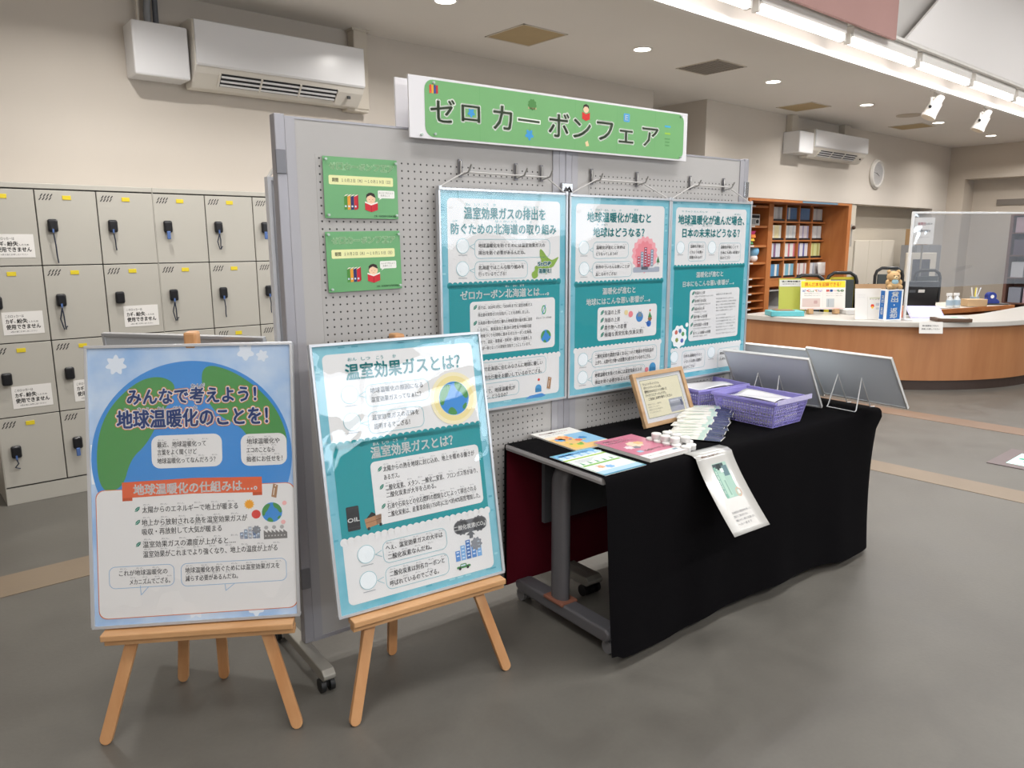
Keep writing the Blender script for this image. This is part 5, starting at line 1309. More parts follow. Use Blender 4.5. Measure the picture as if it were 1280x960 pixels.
# purple baskets with folded bags
def basket_mat():
    m = bpy.data.materials.new('basket_purple'); m.use_nodes = True; b = m.node_tree.nodes['Principled BSDF']
    b.inputs['Base Color'].default_value = hx('b4acf0'); b.inputs['Roughness'].default_value = .25; b.inputs['Transmission Weight'].default_value = .35; b.inputs['IOR'].default_value = 1.2
    return m
M_bk = basket_mat()
def basket(x, y, rz, label, taped):
    t = thing('plastic_basket', label, 'basket', (x, y, TZ), rz, 'purple mesh baskets on the table')
    W, L, H, ins = .245, .315, .120, .020
    def wall(pa, pb, pc, pd, n, rows=6):
        m = MB()
        for i in range(n + 1):
            q = i / n; a = Vector(pa).lerp(Vector(pb), q); b = Vector(pd).lerp(Vector(pc), q); m.tube([a, b], .0021, 4)
        for j in range(rows + 1):
            q = j / rows; m.tube([Vector(pa).lerp(Vector(pd), q), Vector(pb).lerp(Vector(pc), q)], .0023, 4)
        return m
    b = [(-W / 2 + ins, -L / 2 + ins, .002), (W / 2 - ins, -L / 2 + ins, .002), (W / 2 - ins, L / 2 - ins, .002), (-W / 2 + ins, L / 2 - ins, .002)]
    c = [(-W / 2, -L / 2, H - .02), (W / 2, -L / 2, H - .02), (W / 2, L / 2, H - .02), (-W / 2, L / 2, H - .02)]
    for i in range(4):
        j = (i + 1) % 4
        part('mesh_side', wall(b[i], b[j], c[j], c[i], 22 if i % 2 else 17), M_bk, t)
    for q in range(4): part('corner_post', MB().tube([b[q], c[q]], .005, 6), M_bk, t)
    part('base', MB().box(-W / 2 + ins, W / 2 - ins, -L / 2 + ins, L / 2 - ins, 0, .003), M_bk, t)
    r = MB(); o = .010
    def rp(e, z): return [(-W / 2 - e, -L / 2 - e, z), (W / 2 + e, -L / 2 - e, z), (W / 2 + e, L / 2 + e, z), (-W / 2 - e, L / 2 + e, z)]
    lv = [rp(0, H - .024), rp(o * .4, H), rp(o, H + .001), rp(o + .003, H - .010), rp(o, H - .012), rp(o * .4 + .001, H - .003), rp(.003, H - .024)]
    r.v = [v for l in lv for v in l]; r.f = [(k * 4 + i, k * 4 + (i + 1) % 4, (k + 1) * 4 + (i + 1) % 4, (k + 1) * 4 + i) for k in range(6) for i in range(4)]
    part('rim', r, M_bk, t, bevel=.002)
    if taped:
        part('clear_tape', MB().box(-W / 2 - .004, W / 2 + .016, -L / 2 - .0152, -L / 2 - .0138, H - .012, H + .010), mat('clear_tape_gloss', 'c9c4ea', rough=.05, spec=1.0, bump=.8, scale=30, bscale=60), t)
    # contents: folded bags in clear film
    for k in range(16):
        xx = -.050 + (k % 2) * .100; zz = .006 + (k // 2) * .0115
        wob = .0018 * math.sin(k * 2.1)
        g = tag(part('folded_bag', MB().box(-.047, .047, -L / 2 + .026, L / 2 - .026, 0, .0105), (mat('bag_white', 'e6e5f2', rough=.3, bump=.4, scale=20, bscale=40), mat('bag_lilac', 'd2d0ee', rough=.25), mat('bag_ivory', 'e0ddd6', rough=.3))[k % 3], bevel=.003),
                'white folded bag in %s, %s stack, %s from the bottom' % ('the taped front basket' if taped else 'the rear basket', 'left' if k % 2 == 0 else 'right', ordn[k // 2]), 'bag', 'folded bags in ' + ('the front basket' if taped else 'the rear basket'))
        g.matrix_world = Matrix.Translation((x, y, TZ)) @ Matrix.Rotation(rz, 4, 'Z') @ Matrix.Translation((xx + wob, wob, zz))
    g = tag(part('loose_flap_bag', MB().grid(lambda u, v: ((u - .5) * .17, (v - .5) * .23, .006 * math.sin(u * 5 + v * 3) + .004), 10, 10), mat('bag_top', 'eeedf0', rough=.2, spec=.7), smooth=True, solid=.002),
            'crinkled white bag lying on top inside ' + ('the taped front basket' if taped else 'the rear basket'), 'bag')
    g.matrix_world = Matrix.Translation((x, y, TZ + .106)) @ Matrix.Rotation(rz + .1, 4, 'Z')
    return t
basket(3.028, 1.808, rad(-3), 'purple mesh basket in front, clear tape along its rim', True)
basket(3.068, 2.165 - .03, rad(80), 'purple mesh basket behind, next to the picture frame', False)

# picture boards seen from behind, each on a white wire stand
M_bback = mat('board_back_grey', 'dde2ea', rough=.5, var=.02, scale=3)
M_frw = mat('board_frame_white', 'dcdcda', rough=.35, metal=.2); M_wire = mat('wire_white', 'e2e2e2', rough=.3)
def framed_board(x, y, z, az, tilt, label, wire):
    t = thing('framed_board', label, 'picture board', (x, y, z), az, tilt=tilt)
    W, H = .440, .312
    part('frame_rim', MB().frame(W, H, .008, -.005, .009), M_frw, t, bevel=.001)
    part('back_sheet', MB().box(.006, W - .006, -.002, .004, .006, H - .006), M_bback, t)
    part('front_print', MB().box(.008, W - .008, .004, .007, .008, H - .008), mat('front_print_paper', 'dfe4e6', rough=.4), t)
    if wire:
        cx, dx, lb = wire
        s = thing('wire_stand', lb, 'stand', (x, y, TZ), az)
        ty = -math.sin(-tilt)
        for k in (-1, 1):
            a = cx + k * dx
            part('wire', MB().tube([(a, .022, .005), (a, -.012, .008), (a + .0, -.105, .155), (a + .004, -.112, .162), (a + .012 * k, -.150, .010), (a + .012 * k, -.160, .004)], .0026, 6), M_wire, s, smooth=True)
        part('cross_wire', MB().tube([(cx - dx - .012, -.160, .004), (cx + dx + .012, -.160, .004)], .0022, 6), M_wire, s)
    return t
framed_board(3.400, 2.150, TZ + .012, rad(-87), rad(35), 'grey back of a framed board, nearest of three, behind the purple baskets', (.21, .055, 'white wire stand behind the nearest framed board'))
framed_board(3.692, 2.285, TZ + .012, rad(-88), rad(35), 'grey back of a framed board, farthest of three, mostly hidden', None)
framed_board(3.680, 1.835, TZ + .028, rad(-97), rad(35.5), 'grey back of a framed board at the right table corner, fully seen', (.20, .062, 'white wire stand at the right corner of the black cloth'))

# ================================================================== BOOKCASE
M_oak = wood_mat('oak_orange', 'b06a38', 'c07c46', 2.0, (4, 4, .8), .45)
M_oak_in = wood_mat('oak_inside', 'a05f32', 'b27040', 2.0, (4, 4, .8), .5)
bc = thing('bookcase', 'tall orange-brown wooden pigeonhole bookcase under the office wall', 'bookcase', (0, 0, 0))
YF, YD, YE = 5.46, 5.82, 6.24
part('side_panel', MB().box(11.30, 11.40, YF, YE, 0, 2.045), M_oak, bc, bevel=.004)
part('top_board', MB().box(8.64, 11.30, YF, YE, 2.015, 2.045), M_oak, bc)
part('blue_edge_strip', MB().box(9.95, 10.95, YF - .003, YF, 2.018, 2.043), mat('edge_blue', '6a8fa8', rough=.5), bc)
part('back_board', MB().box(8.64, 11.30, YE - .02, YE, 0, 2.015), M_oak_in, bc)
part('post', MB().box(9.68, 9.80, YD - .02, YE - .02, 0, 2.015), M_oak, bc)
part('side_panel', MB().box(8.64, 8.70, YF, YE - .02, 0, 2.015), M_oak, bc)
XC = [9.80, 10.175, 10.55, 10.925, 11.30]
for x in XC[1:4]: part('divider', MB().box(x - .014, x + .014, YD, YE - .02, .98, 2.015), M_oak, bc)
ZS = [1.778, 1.513, 1.246, .975]
for z in ZS: part('shelf', MB().box(9.80, 11.30, YD - .006, YE - .02, z - .016, z + .006), M_oak, bc)
part('lower_front', MB().box(9.80, 11.30, YD, YD + .02, .86, .959), M_oak, bc)
part('shelf', MB().box(9.80, 11.30, YD, YE - .02, .50, .53), M_oak, bc)
ZL = [1.985, 1.715, 1.450, 1.215] + [1.0 - .105 * i for i in range(6)]
for z in ZL: 
    part('shelf', MB().box(8.70, 9.68, YD - .006, YE - .02, z - .03 if z > 1.1 else z - .014, z), M_oak, bc)
    part('label_holder', MB().box(9.20, 9.36, YD - .010, YD - .006, z - .022, z - .002), M_paper, bc)
part('dark_shelf_tray', MB().box(8.72, 9.66, YD + .05, YD + .3, .40, .41), M_dark, bc)  # thin dark tray low in the left shelves
rown = ['top', 'second', 'third', 'fourth']; coln = ['first', 'second', 'third', 'fourth']
pal = [[('d8dadc', 'b9bec4'), ('d9dad8', '6288b6'), ('5a84b4', '6a90bc'), ('d9dcdc', 'c9ced2')], [('ece2b4', 'e8e4d4'), ('e6e6e2', 'cfd4d8'), ('e3d9dc', 'b0a8c0'), ('dcdedf', 'c8ccd0')],
       [('d6d8e0', '8a6a8c'), ('e8e6e2', 'd07888'), ('e2e0e6', '6a6aa6'), ('d8dca0', 'c4c27a')], [('5a90b8', 'e8e6e2'), ('7fb4c8', 'e6dcd4'), ('e0dcd8', 'c8a0a0'), ('dedee0', 'b8bcc8')]]
BM = {}
for r in range(4):
    for c in range(4):
        n = 7 if c else 5
        x = XC[c] + .022; wtot = (.33 if c else .30)
        a, b = pal[r][c]
        for k in range(n):
            th = wtot / n - .004; col = b if (k * 5 + c + r) % 3 == 0 or (r == 0 and c in (1, 2) and k > 2) else a
            h = .195 + .012 * ((k * 3 + r) % 3)
            kk = (n, round(h, 3), col)
            if kk not in BM:
                me = MB().box(0, th, 0, .16, 0, h).mesh('book'); me.materials.append(mat('spine_' + col, col, rough=.5)); BM[kk] = me
            o = bpy.data.objects.new('book', BM[kk]); COL.objects.link(o); o.location = (x + k * (th + .004), YD + .035, ZS[r] + .0065)
            tag(o, 'thin book, %s from left in the %s pigeonhole, %s row of orange bookcase' % (ordn[k], coln[c], rown[r]), 'book', 'thin books in the %s row, %s pigeonhole' % (rown[r], coln[c]))
        pt = part('bin_tray', MB().box(XC[c] + .018, XC[c] + .35, YD + .012, YD + .03, ZS[r] + .006, ZS[r] + .035), M_dark, bc)
# things on the left shelves
def stereo(z, lab):
    t = thing('radio', lab, 'radio', (9.24, YD + (.03 if z > 1.5 else .17), z + .0015)); part('body', MB().box(0, .30, 0, .2, 0, .155), mat('radio_grey', 'b9bab8', rough=.4), t, bevel=.005)
    part('display', MB().box(.01, .28, -.003, 0, .10, .14), M_dark, t); part('dial_knob', MB().cyl((.23, -.012, .055), (.23, 0, .055), .026, 14), M_dark, t); part('grille', MB().box(.02, .19, -.003, 0, .02, .085), mat('grille_grey', '8b8e90', rough=.6, var=.1, scale=80), t)
stereo(1.715, 'grey radio with a round dial on the left shelves, upper one'); stereo(1.215 - .0, 'grey radio on the left shelves below the plush toys')
t = thing('beach_ball_lamp', 'egg-shaped ornament of pink, orange, yellow and green wedges on the left shelf', 'ornament', (9.42, YD + .10, 1.4515))
for i, c in enumerate(('e0508a', 'f08a3a', 'f4c832', '3f9a5a')):
    part('wedge', MB().lathe([(0.001, .012 + .045 * (3 - i)), (.085 - .018 * abs(1.2 - i), .012 + .045 * (3 - i)), (.085 - .018 * abs(.4 - i), .055 + .045 * (3 - i)), (.001, .055 + .045 * (3 - i))], 16), mat('wedge_' + c, c, rough=.5), t, smooth=True)
t = thing('round_plush', 'small blue and white round plush toy on the left bookcase shelf', 'plush toy', (9.50, YD + .09, 1.2165))
part('blue_head', MB().ball((0, 0, .15), .085, 16), mat('plush_blue', '7fb8dc', rough=.9), t, smooth=True); part('white_body', MB().ball((0, -.01, .055), .058, 14, (1.2, 1, .95)), mat('plush_white', 'e8e6e6', rough=.9), t, smooth=True)
t = thing('document_sheet', 'pale curled paper sheet leaning out of the bottom right pigeonhole', 'paper', (11.15, YD - .03, .983))
part('sheet', MB().grid(lambda u, v: (u * .20 - .05 * v, -.03 * math.sin(u * 2), v * .20), 6, 4), M_paper, t, smooth=True, solid=.001)
t = thing('paper_tray', 'grey paper tray under the bookcase pigeonholes', 'tray', (9.85, YD + .03, .5315)); part('tray', MB().box(0, .5, 0, .3, 0, .02).box(0, .01, 0, .3, .02, .28).box(.49, .5, 0, .3, .02, .28).box(0, .5, 0, .3, .26, .28), mat('tray_grey', 'a9a8a6', rough=.5), t)
t = thing('door_handle_plate', 'small dark round knob on the pale wall beside the bookcase', 'knob', (11.50, YC + .02, 1.70)); part('plate', MB().box(-.02, .02, -.004, 0, -.28, .05), mat('plate_grey', 'b9b6b0', rough=.4, metal=.5), t); part('knob', MB().ball((0, -.03, 0), .03, 12), mat('knob_brown', '4a3528', rough=.4), t, smooth=True)

# ================================================================== OFFICE BACKGROUND
M_cab = mat('cabinet_grey', '8f8f90', rough=.5, var=.02); M_cab2 = mat('cabinet_beige', 'cfc7b9', rough=.6)
def cabinet(x0, x1, y0, y1, h, m, label, doors=2):
    t = thing('storage_cabinet', label, 'cabinet', (x0, y0, 0)); W = x1 - x0; D = y1 - y0
    part('carcass', MB().box(0, W, .02, D, 0, h), m, t)
    for i in range(doors):
        d = part('door', MB().box(.004 + i * W / doors, (i + 1) * W / doors - .004, 0, .02, .05, h - .01), m, t, bevel=.003)
        part('handle', MB().box((i + .5) * W / doors + (.5 - i % 2) * W / doors * .7 - .01, (i + .5) * W / doors + (.5 - i % 2) * W / doors * .7 + .01, -.015, 0, h * .45, h * .55), M_foot, d)
    return t
cabinet(11.68, 13.08, 5.50, 5.78, 1.515, M_cab2, 'wide beige made-up cabinet over the paler lower niche wall', 3)  # cabinet made up to fill the paler area low on the niche wall
cabinet(13.10, 14.1, 5.15, 5.40, 1.43, M_cab, 'grey steel office cabinet with a carton on top', 2)
bx = thing('cardboard_box', 'brown cardboard carton on the grey office cabinet', 'carton', (13.15, 5.17, 1.4305)); part('carton', MB().box(0, .42, 0, .2, 0, .26), mat('cardboard', 'a98a64', rough=.8, var=.03), bx, bevel=.004); part('hand_hole', MB().cyl((.34, -.002, .18), (.34, 0, .18), .03, 12), M_dark, bx); part('tape', MB().box(.19, .23, -.002, 0, 0, .26), mat('tape_brown', 'b89a74', rough=.4), bx)
M_chf = mat('chair_frame_black', '1f2021', rough=.35); M_chs = mat('chair_seat_grey', '3e4343', rough=.8)
def office_chair(x, y, rz, zt, label, cover=None):
    t = thing('office_chair', label, 'chair', (x, y, 0), rz, 'black-framed chairs behind the counter')
    W = .175
    pts = [(-W, 0, .55)] + [(-W, 0, zt - .10), (-W + .02, 0, zt - .04), (-W + .08, 0, zt)] + [(W - .08, 0, zt), (W - .02, 0, zt - .04), (W, 0, zt - .10)] + [(W, 0, .55)]
    part('back_frame', MB().tube(pts, .021, 8), M_chf, t, smooth=True)
    if cover: part('yellow_cover', MB().box(-W - .0, W + .09 if cover == 1 else W, .022, .028, .60, zt - .05), mat('yellow_card', 'dccb3a', rough=.5), t)
    part('back_pad', MB().box(-W + .03, W - .03, -.015, .015, .62, zt - .08), M_chs, t, bevel=.01)
    part('seat', MB().box(-.19, .19, -.02, .38, .42, .49), M_chs, t, bevel=.02)
    part('pedestal', MB().cyl((0, .2, .08), (0, .2, .42), .03, 10), M_chf, t)
    for k in range(5):
        a = k * 2 * PI / 5; part('base_arm', MB().tube([(0, .2, .09), (.26 * math.cos(a), .2 + .26 * math.sin(a), .055)], .02, 6), M_chf, t); part('castor', MB().ball((.26 * math.cos(a), .2 + .26 * math.sin(a), .028), .028, 10), M_black, t, smooth=True)
office_chair(8.466, 4.50, rad(-40), 1.105, 'black-framed office chair with a yellow sheet, left one of the pair', 1)
office_chair(8.859, 4.30, rad(-42), 1.13, 'black-framed office chair with a yellow sheet, right one of the pair', 2)
office_chair(10.25, 4.35, rad(-45), 1.15, 'black-framed office chair behind the teddy bear')
office_chair(11.40, 4.31, rad(-45), 1.09, 'black-framed office chair seen through the clear screen')
t = thing('floor_sign', 'white placard on a pole seen through the clear screen', 'sign', (11.75, 4.55, 0), rad(-55)); part('pole', MB().cyl((0, 0, 0), (0, 0, 1.45), .012, 8), M_foot, t); part('base', MB().cyl((0, 0, 0), (0, 0, .02), .15, 20), M_foot, t)
part('placard', MB().box(-.13, .13, -.02, -.01, 1.45, 1.83), M_paper, t); S = Sheet(260, 380, -.0205); S.text('b0404a', '休館日', 40, 90, 100, 45, 1, .04); S.text('3a3a40', 'のお知らせ', 140, 90, 90, 30, 1, .02); S.text('3a3a40', '毎週月曜日', 50, 190, 160, 34, 1, .03); S.text('6a6a70', '図書館カウンター', 50, 280, 160, 20, 1, 0); o = S.build('placard_lettering', t); o.location = (-.13, 0, 1.45)
t = thing('framed_notice', 'dark framed poster on a pale stand seen through the clear screen', 'notice', (12.4, 4.80, 0), rad(-50)); part('stand', MB().box(-.22, .22, 0, .04, 0, 1.32), M_cab2, t, bevel=.01); part('dark_print', MB().box(-.12, .13, -.006, 0, .88, 1.22), mat('dark_print', '4a4b52', rough=.4, var=.3, scale=10), t); part('foot', MB().box(-.2, .2, -.1, .16, 0, .02), M_foot, t)
# far shelving
sh = thing('far_shelving', 'dim brown office shelving on the far right, behind the clear screen', 'shelving', (13.9, 3.1, 0), rad(-90))
part('frame', MB().box(-1.0, -.96, 0, .4, 0, 1.9).box(.96, 1.0, 0, .4, 0, 1.9).box(-.96, .96, .38, .4, 0, 1.9), mat('shelf_brown', '6a4a40', rough=.6), sh)
for z in (.1, .5, .9, 1.25, 1.6, 1.88): part('shelf', MB().box(-.96, .96, 0, .38, z, z + .02), MATS['shelf_brown'], sh)
for j, z in enumerate((.5, .9, 1.25, 1.6)):
    for k in range(9):
        o = part('file_box', MB().box(0, .17, 0, .25, 0, .24), mat('file_%d' % ((j * 3 + k) % 4), ('8a8f9c', 'b8a0a8', '5a4a58', 'c8c8cc')[(j * 3 + k) % 4], rough=.6)); o.location = (13.95, 4.03 - k * .205, z + .0215); o.rotation_euler[2] = rad(-90)
        tag(o, 'upright file box on far brown shelving, %s level, %s from the left' % (rown[3 - j], ordn[k]), 'file', 'file boxes on the far shelving, %s level' % rown[3 - j])

# ================================================================== COUNTER
M_cw = wood_mat('counter_wood', 'a87048', 'b78055', 1.6, (5, 5, .6), .4); M_ct = mat('counter_top', 'c8c4bd', rough=.3, var=.01); M_kick = mat('counter_kick', '3d2f29', rough=.5)
CC = (9.5, 4.4); CR = 2.0
def cpath(R, z0, z1, r_in, grow=0.0):
    o, i_ = [], []
    A = [180 + 90 * k / 36 for k in range(37)]
    o += [(CC[0] - R, 4.72)]; i_ += [(CC[0] - r_in, 4.72)]
    for a in A:
        ri = r_in + grow * max(0, min(1, (a - 205) / 50)); o.append((CC[0] + R * math.cos(rad(a)), CC[1] + R * math.sin(rad(a)))); i_.append((CC[0] + ri * math.cos(rad(a)), CC[1] + ri * math.sin(rad(a))))
    o.append((13.0, CC[1] - R)); i_.append((13.0, CC[1] - r_in - grow))
    m = MB(); n = len(o)
    for k in range(n): m.v += [(o[k][0], o[k][1], z0), (i_[k][0], i_[k][1], z0), (i_[k][0], i_[k][1], z1), (o[k][0], o[k][1], z1)]
    for k in range(n - 1):
        for q in range(4): m.f.append((k * 4 + q, k * 4 + (q + 1) % 4, (k + 1) * 4 + (q + 1) % 4, (k + 1) * 4 + q))
    m.f += [(0, 1, 2, 3), ((n - 1) * 4 + 3, (n - 1) * 4 + 2, (n - 1) * 4 + 1, (n - 1) * 4)]
    return m
ctr = thing('service_counter', 'curved wood-fronted service counter with a white top', 'counter', (0, 0, 0))
part('worktop', cpath(2.05, .648, .700, 1.15, .29), M_ct, ctr, bevel=.006); part('wood_front', cpath(2.0, .10, .648, 1.90), M_cw, ctr, smooth=True); part('kick_plate', cpath(1.985, 0, .10, 1.92), M_kick, ctr)
part('inner_support', cpath(1.56, 0, .648, 1.52), M_cw, ctr)
dk = thing('staff_desk', 'low wood-edged staff desk behind the right of the counter', 'desk', (9.36, 3.40, 0), rad(-14.5))
part('desk_top', MB().box(-.25, 1.45, .01, .70, .690, .715), mat('desk_top_pale', 'cfc8bc', rough=.4), dk); part('wood_edge', MB().box(-.25, 1.45, -.015, .01, .665, .718), M_oak, dk)
part('desk_front', MB().box(-.22, 1.42, .30, .32, .1, .69), M_oak_in, dk)
for x in (-.22, 1.37): part('leg', MB().box(x, x + .05, .05, .65, 0, .69), M_foot, dk)
CZ = .7015
VA = rad(-40.6)
def ct_thing(name, label, cat, x, y, z=CZ, rz=VA, group=None, tilt=0.0): return thing(name, label, cat, (x, y, z), rz, group, tilt)
t = ct_thing('file_stand', 'yellow-green upright folder stand with a grey title strip on the counter', 'folder', 7.93, 4.40, tilt=rad(-6)); part('panel', MB().box(-.15, .15, -.004, .004, 0, .39), mat('lime_card', 'a9ad48', rough=.5), t); part('title_strip', MB().box(-.145, .145, -.006, -.004, .30, .375), mat('strip_grey', 'c9c9c4', rough=.5), t); part('stand_back', MB().box(-.05, .05, .004, .06, 0, .2), MATS['lime_card'], t)
S = Sheet(300, 390, -.0062); S.text('2f3034', '個人情報保護方針', 30, 34, 240, 18, 1, .03); S.text('3f4044', '（図書館利用カード）', 36, 62, 220, 12, 1, .01); o = S.build('title_lettering', t); o.location = (-.15, 0, 0)
t = ct_thing('teal_case', 'flat teal box with a brown lid lying at the counter end', 'box', 7.62, 4.32); part('case', MB().box(-.17, .19, -.10, .12, 0, .055), mat('teal_plastic', '5fb4bc', rough=.4), t, bevel=.006); part('lid', MB().box(-.10, .10, -.06, .10, .055, .062), mat('lid_brown', '8a6f58', rough=.5), t)
t = ct_thing('printed_sign', 'white reading-record sign with a yellow heading on two wooden feet', 'sign', 8.10, 4.12, tilt=rad(-6))
part('panel', MB().box(-.255, .245, -.003, .003, .05, .37), M_paper, t); 
for x in (-.15, .14): part('wood_foot', MB().box(x - .025, x + .025, -.05, .03, 0, .055), M_fw, t)
S = Sheet(500, 320, -.0032); S.rect('f2cf3a', 4, 4, 492, 74, 1); S.text('e0782e', '読んだ本を記録できる！', 46, 42, 400, 44, 2, .025)
for i, (tx, c) in enumerate((('ど', '3a6ac0'), ('く', 'd84a3a'), ('しょ', '3a9a5a'), ('て', 'e08a2a'), ('ちょう', '7a4ac0'))): S.text(c, tx, 22 + i * 44, 112, 38, 26, 2, .04)
for i, (tx, c) in enumerate((('読', 'd84a3a'), ('書', '3a6ac0'), ('ノート', 'e08a8a'), ('も', '4a9a5a'), ('◎', '4a8a4a'))): S.text(c, tx, 286 + i * 40, 112, 34, 26, 2, .04)
for i in range(2): S.text('6a6c70', '読書の記録をつけてみよう', 40, 142 + i * 24, 180, 10, 2, 0); S.text('6a6c70', '窓口でくわしくご案内します', 286, 142 + i * 24, 180, 10, 2, 0)
S.rrect('cbb9b4', 20, 196, 200, 96, 6, 2); S.rrect('b89a98', 150, 220, 40, 36, 8, 3); S.rrect('b5bcc0', 290, 200, 88, 96, 4, 2); S.rect('8a9298', 310, 206, 5, 84, 3); S.rect('f0b8b8', 4, 306, 492, 5, 2); S.rect('c8c8c8', 248, 84, 2, 216, 2)
o = S.build('sign_lettering', t); o.location = (-.255, 0, .05)
t = ct_thing('book_pile', 'low white tray of papers under the reading-record sign', 'tray', 8.33, 3.90); part('tray', MB().box(-.1, .17, -.08, .14, 0, .05), mat('tray_white', 'cfd0d0', rough=.4), t, bevel=.004); part('paper', MB().box(-.09, .16, -.07, .13, .05, .054), M_paper, t)
t = ct_thing('card_display', 'brown board with white leaflets pinned, left of the blue sign', 'notice', 7.96, 3.54, tilt=rad(-8)); part('board', MB().box(-.15, .17, 0, .008, 0, .36), mat('brown_board', 'b08f6c', rough=.6), t)
t2 = ct_thing('leaflet', 'white leaflets in front of the brown board beside the blue sign', 'leaflet', 7.85, 3.50, tilt=rad(-9)); part('sheet', MB().box(-.14, .13, -.003, 0, 0, .32), M_paper, t2); part('front_sheet', MB().box(-.01, .16, -.008, -.005, 0, .235), M_paper, t2)
S = Sheet(300, 320, -.0082); S.text('6a6c72', 'としょかん', 150, 110, 130, 16, 1, .01); S.rect('c9ccb4', 148, 92, 136, 14, 1); S.blob('d8402e', 178, 180, 18, 1, .1, 5); S.disc('f0c040', 178, 196, 12, 2); S.rect('b8bcc8', 214, 150, 66, 30, 1); S.rect('c4c8cc', 214, 196, 60, 20, 1); S.rect('d4d4d4', 20, 60, 90, 3, 1); S.rect('d4d4d4', 20, 90, 80, 3, 1); o = S.build('leaflet_print', t2); o.location = (-.14, 0, 0)
t = ct_thing('box_sign', 'white and blue box sign for loans and returns under the teddy bear', 'sign', 7.93, 3.32, rz=VA + rad(14)); part('box', MB().box(-.10, .10, -.045, .045, 0, .315), mat('box_white', 'f0f1f2', rough=.5), t, bevel=.002)
S = Sheet(200, 315, -.0452); S.rect('2f6db4', 20, 12, 160, 288, 1); S.text('f6f8fa', '貸出・返却', 60, 156, 82, 270, 2, .03, vert=True); o = S.build('front_lettering', t); o.location = (-.10, 0, 0)
S = Sheet(90, 315, 0); S.rect('2f6db4', 8, 12, 60, 288, 1); S.text('f6f8fa', '貸出・返却', 24, 156, 32, 200, 2, .02, vert=True); o = S.build('side_lettering', t); o.location = (-.1004, .045, 0); o.rotation_euler = (0, 0, -PI / 2)
t = ct_thing('teddy_bear', 'small tan teddy bear with a blue bib sitting on the box sign', 'teddy bear', 7.93, 3.32, z=CZ + .3155, rz=VA)
mt = mat('teddy_tan', 'c2a174', rough=.95, var=.06, scale=60, bump=.5, bscale=200)
part('body', MB().ball((0, 0, .045), .062, 14, (1.15, .9, .75)), mt, t, smooth=True); part('head', MB().ball((.0, -.005, .128), .060, 16, (1.08, .95, .95)), mt, t, smooth=True)
for x in (-.048, .048): part('ear', MB().ball((x, 0, .178), .019, 10), mt, t, smooth=True); part('leg', MB().ball((x * 1.1, -.045, .026), .025, 10, (1, 1.3, 1)), mt, t, smooth=True); part('arm', MB().ball((x * 1.35, -.02, .07), .019, 10, (1, 1, 1.6)), mt, t, smooth=True); part('eye', MB().ball((x * .42, -.058, .138), .006, 8), M_black, t)
part('muzzle', MB().ball((0, -.055, .118), .020, 10, (1.2, .7, .9)), mat('teddy_muzzle', 'e6cfa4', rough=.95), t, smooth=True); part('nose', MB().ball((0, -.070, .124), .006, 8), M_black, t); part('bib', MB().ball((0, -.045, .078), .032, 12, (1.1, .45, .9)), mat('bib_blue', '9fc0cc', rough=.9), t, smooth=True)
t = ct_thing('orange_plush', 'small orange round plush toy at the foot of the clear screen', 'plush toy', 8.14, 3.32); po = mat('plush_orange', 'd8643a', rough=.95); part('body', MB().ball((0, 0, .05), .052, 14, (1, 1, .95)), po, t, smooth=True); part('head', MB().ball((0, -.01, .115), .038, 12), mat('plush_peach', 'e8a070', rough=.9), t, smooth=True)
for x in (-.02, .02): part('eye', MB().ball((x, -.045, .12), .007, 8), M_black, t)
part('dark_hat', MB().ball((0, 0, .15), .036, 12, (1, 1, .7)), mat('plush_dark', '3b2a30', rough=.9), t, smooth=True)
# clear screen
SA = Vector((8.08, 3.24, 0)); SD = Vector((1.12, -.64, 0)); SL = 1.62; saz = math.atan2(SD.y, SD.x)
t = thing('clear_screen', 'tall white-framed clear plastic screen standing on the counter', 'screen', (SA.x, SA.y, CZ), saz)
M_scr = mat('screen_frame', 'dedfe0', rough=.3)
part('post', MB().box(-.012, .012, -.012, .012, 0, 1.085), M_scr, t, bevel=.003); part('post', MB().box(SL - .012, SL + .012, -.012, .012, 0, 1.085), M_scr, t, bevel=.003)
part('top_bar', MB().box(.012, SL - .012, -.010, .010, 1.065, 1.085), M_scr, t, bevel=.003); part('foot', MB().box(-.03, .03, -.09, .09, 0, .012), M_scr, t); part('foot', MB().box(SL - .03, SL + .03, -.09, .09, 0, .012), M_scr, t)
part('clear_film', MB().grid(lambda u, v: (.012 + u * (SL - .024), .010 * math.sin(u * 6 + v * 3) * (1 - v) + .004 * math.sin(v * 11) * math.sin(u * PI), .34 + v * .73 - .012 * math.sin(u * PI * 2)), 30, 20), film_mat('screen_film', .24, .06, .30, base_refl=.20, wscale=1.6, dist=.06, hazecol=(.48, .58, .70)), t, smooth=True)  # bluish haze colour paints in part of the film's reflection
t = ct_thing('laptop_monitor', 'black monitor turned away behind the clear screen, two labels on it', 'monitor', 9.30, 3.60, z=.7165, rz=VA - rad(5), tilt=rad(10)); part('shell', MB().box(-.20, .20, -.012, .012, .03, .33), mat('monitor_black', '1c1d20', rough=.35), t, bevel=.008); part('stand', MB().box(-.05, .05, .01, .04, 0, .15), MATS['monitor_black'], t); part('foot', MB().box(-.12, .12, -.06, .12, 0, .012), MATS['monitor_black'], t)
part('asset_label', MB().box(-.02, .05, -.0135, -.012, .20, .235), M_paper, t); part('grey_label', MB().box(-.12, -.05, -.0135, -.012, .20, .23), mat('label_grey', '54575c', rough=.5), t)
t = ct_thing('open_booklet', 'lavender-edged open booklet tilted up behind the hanging notice', 'booklet', 8.43, 3.14, rz=VA - rad(10), tilt=rad(-62)); part('cover', MB().box(-.17, .17, 0, .004, 0, .24), mat('lavender', 'a9a8d8', rough=.4), t); part('page', MB().box(-.15, .15, -.003, 0, .02, .22), M_paper, t); 
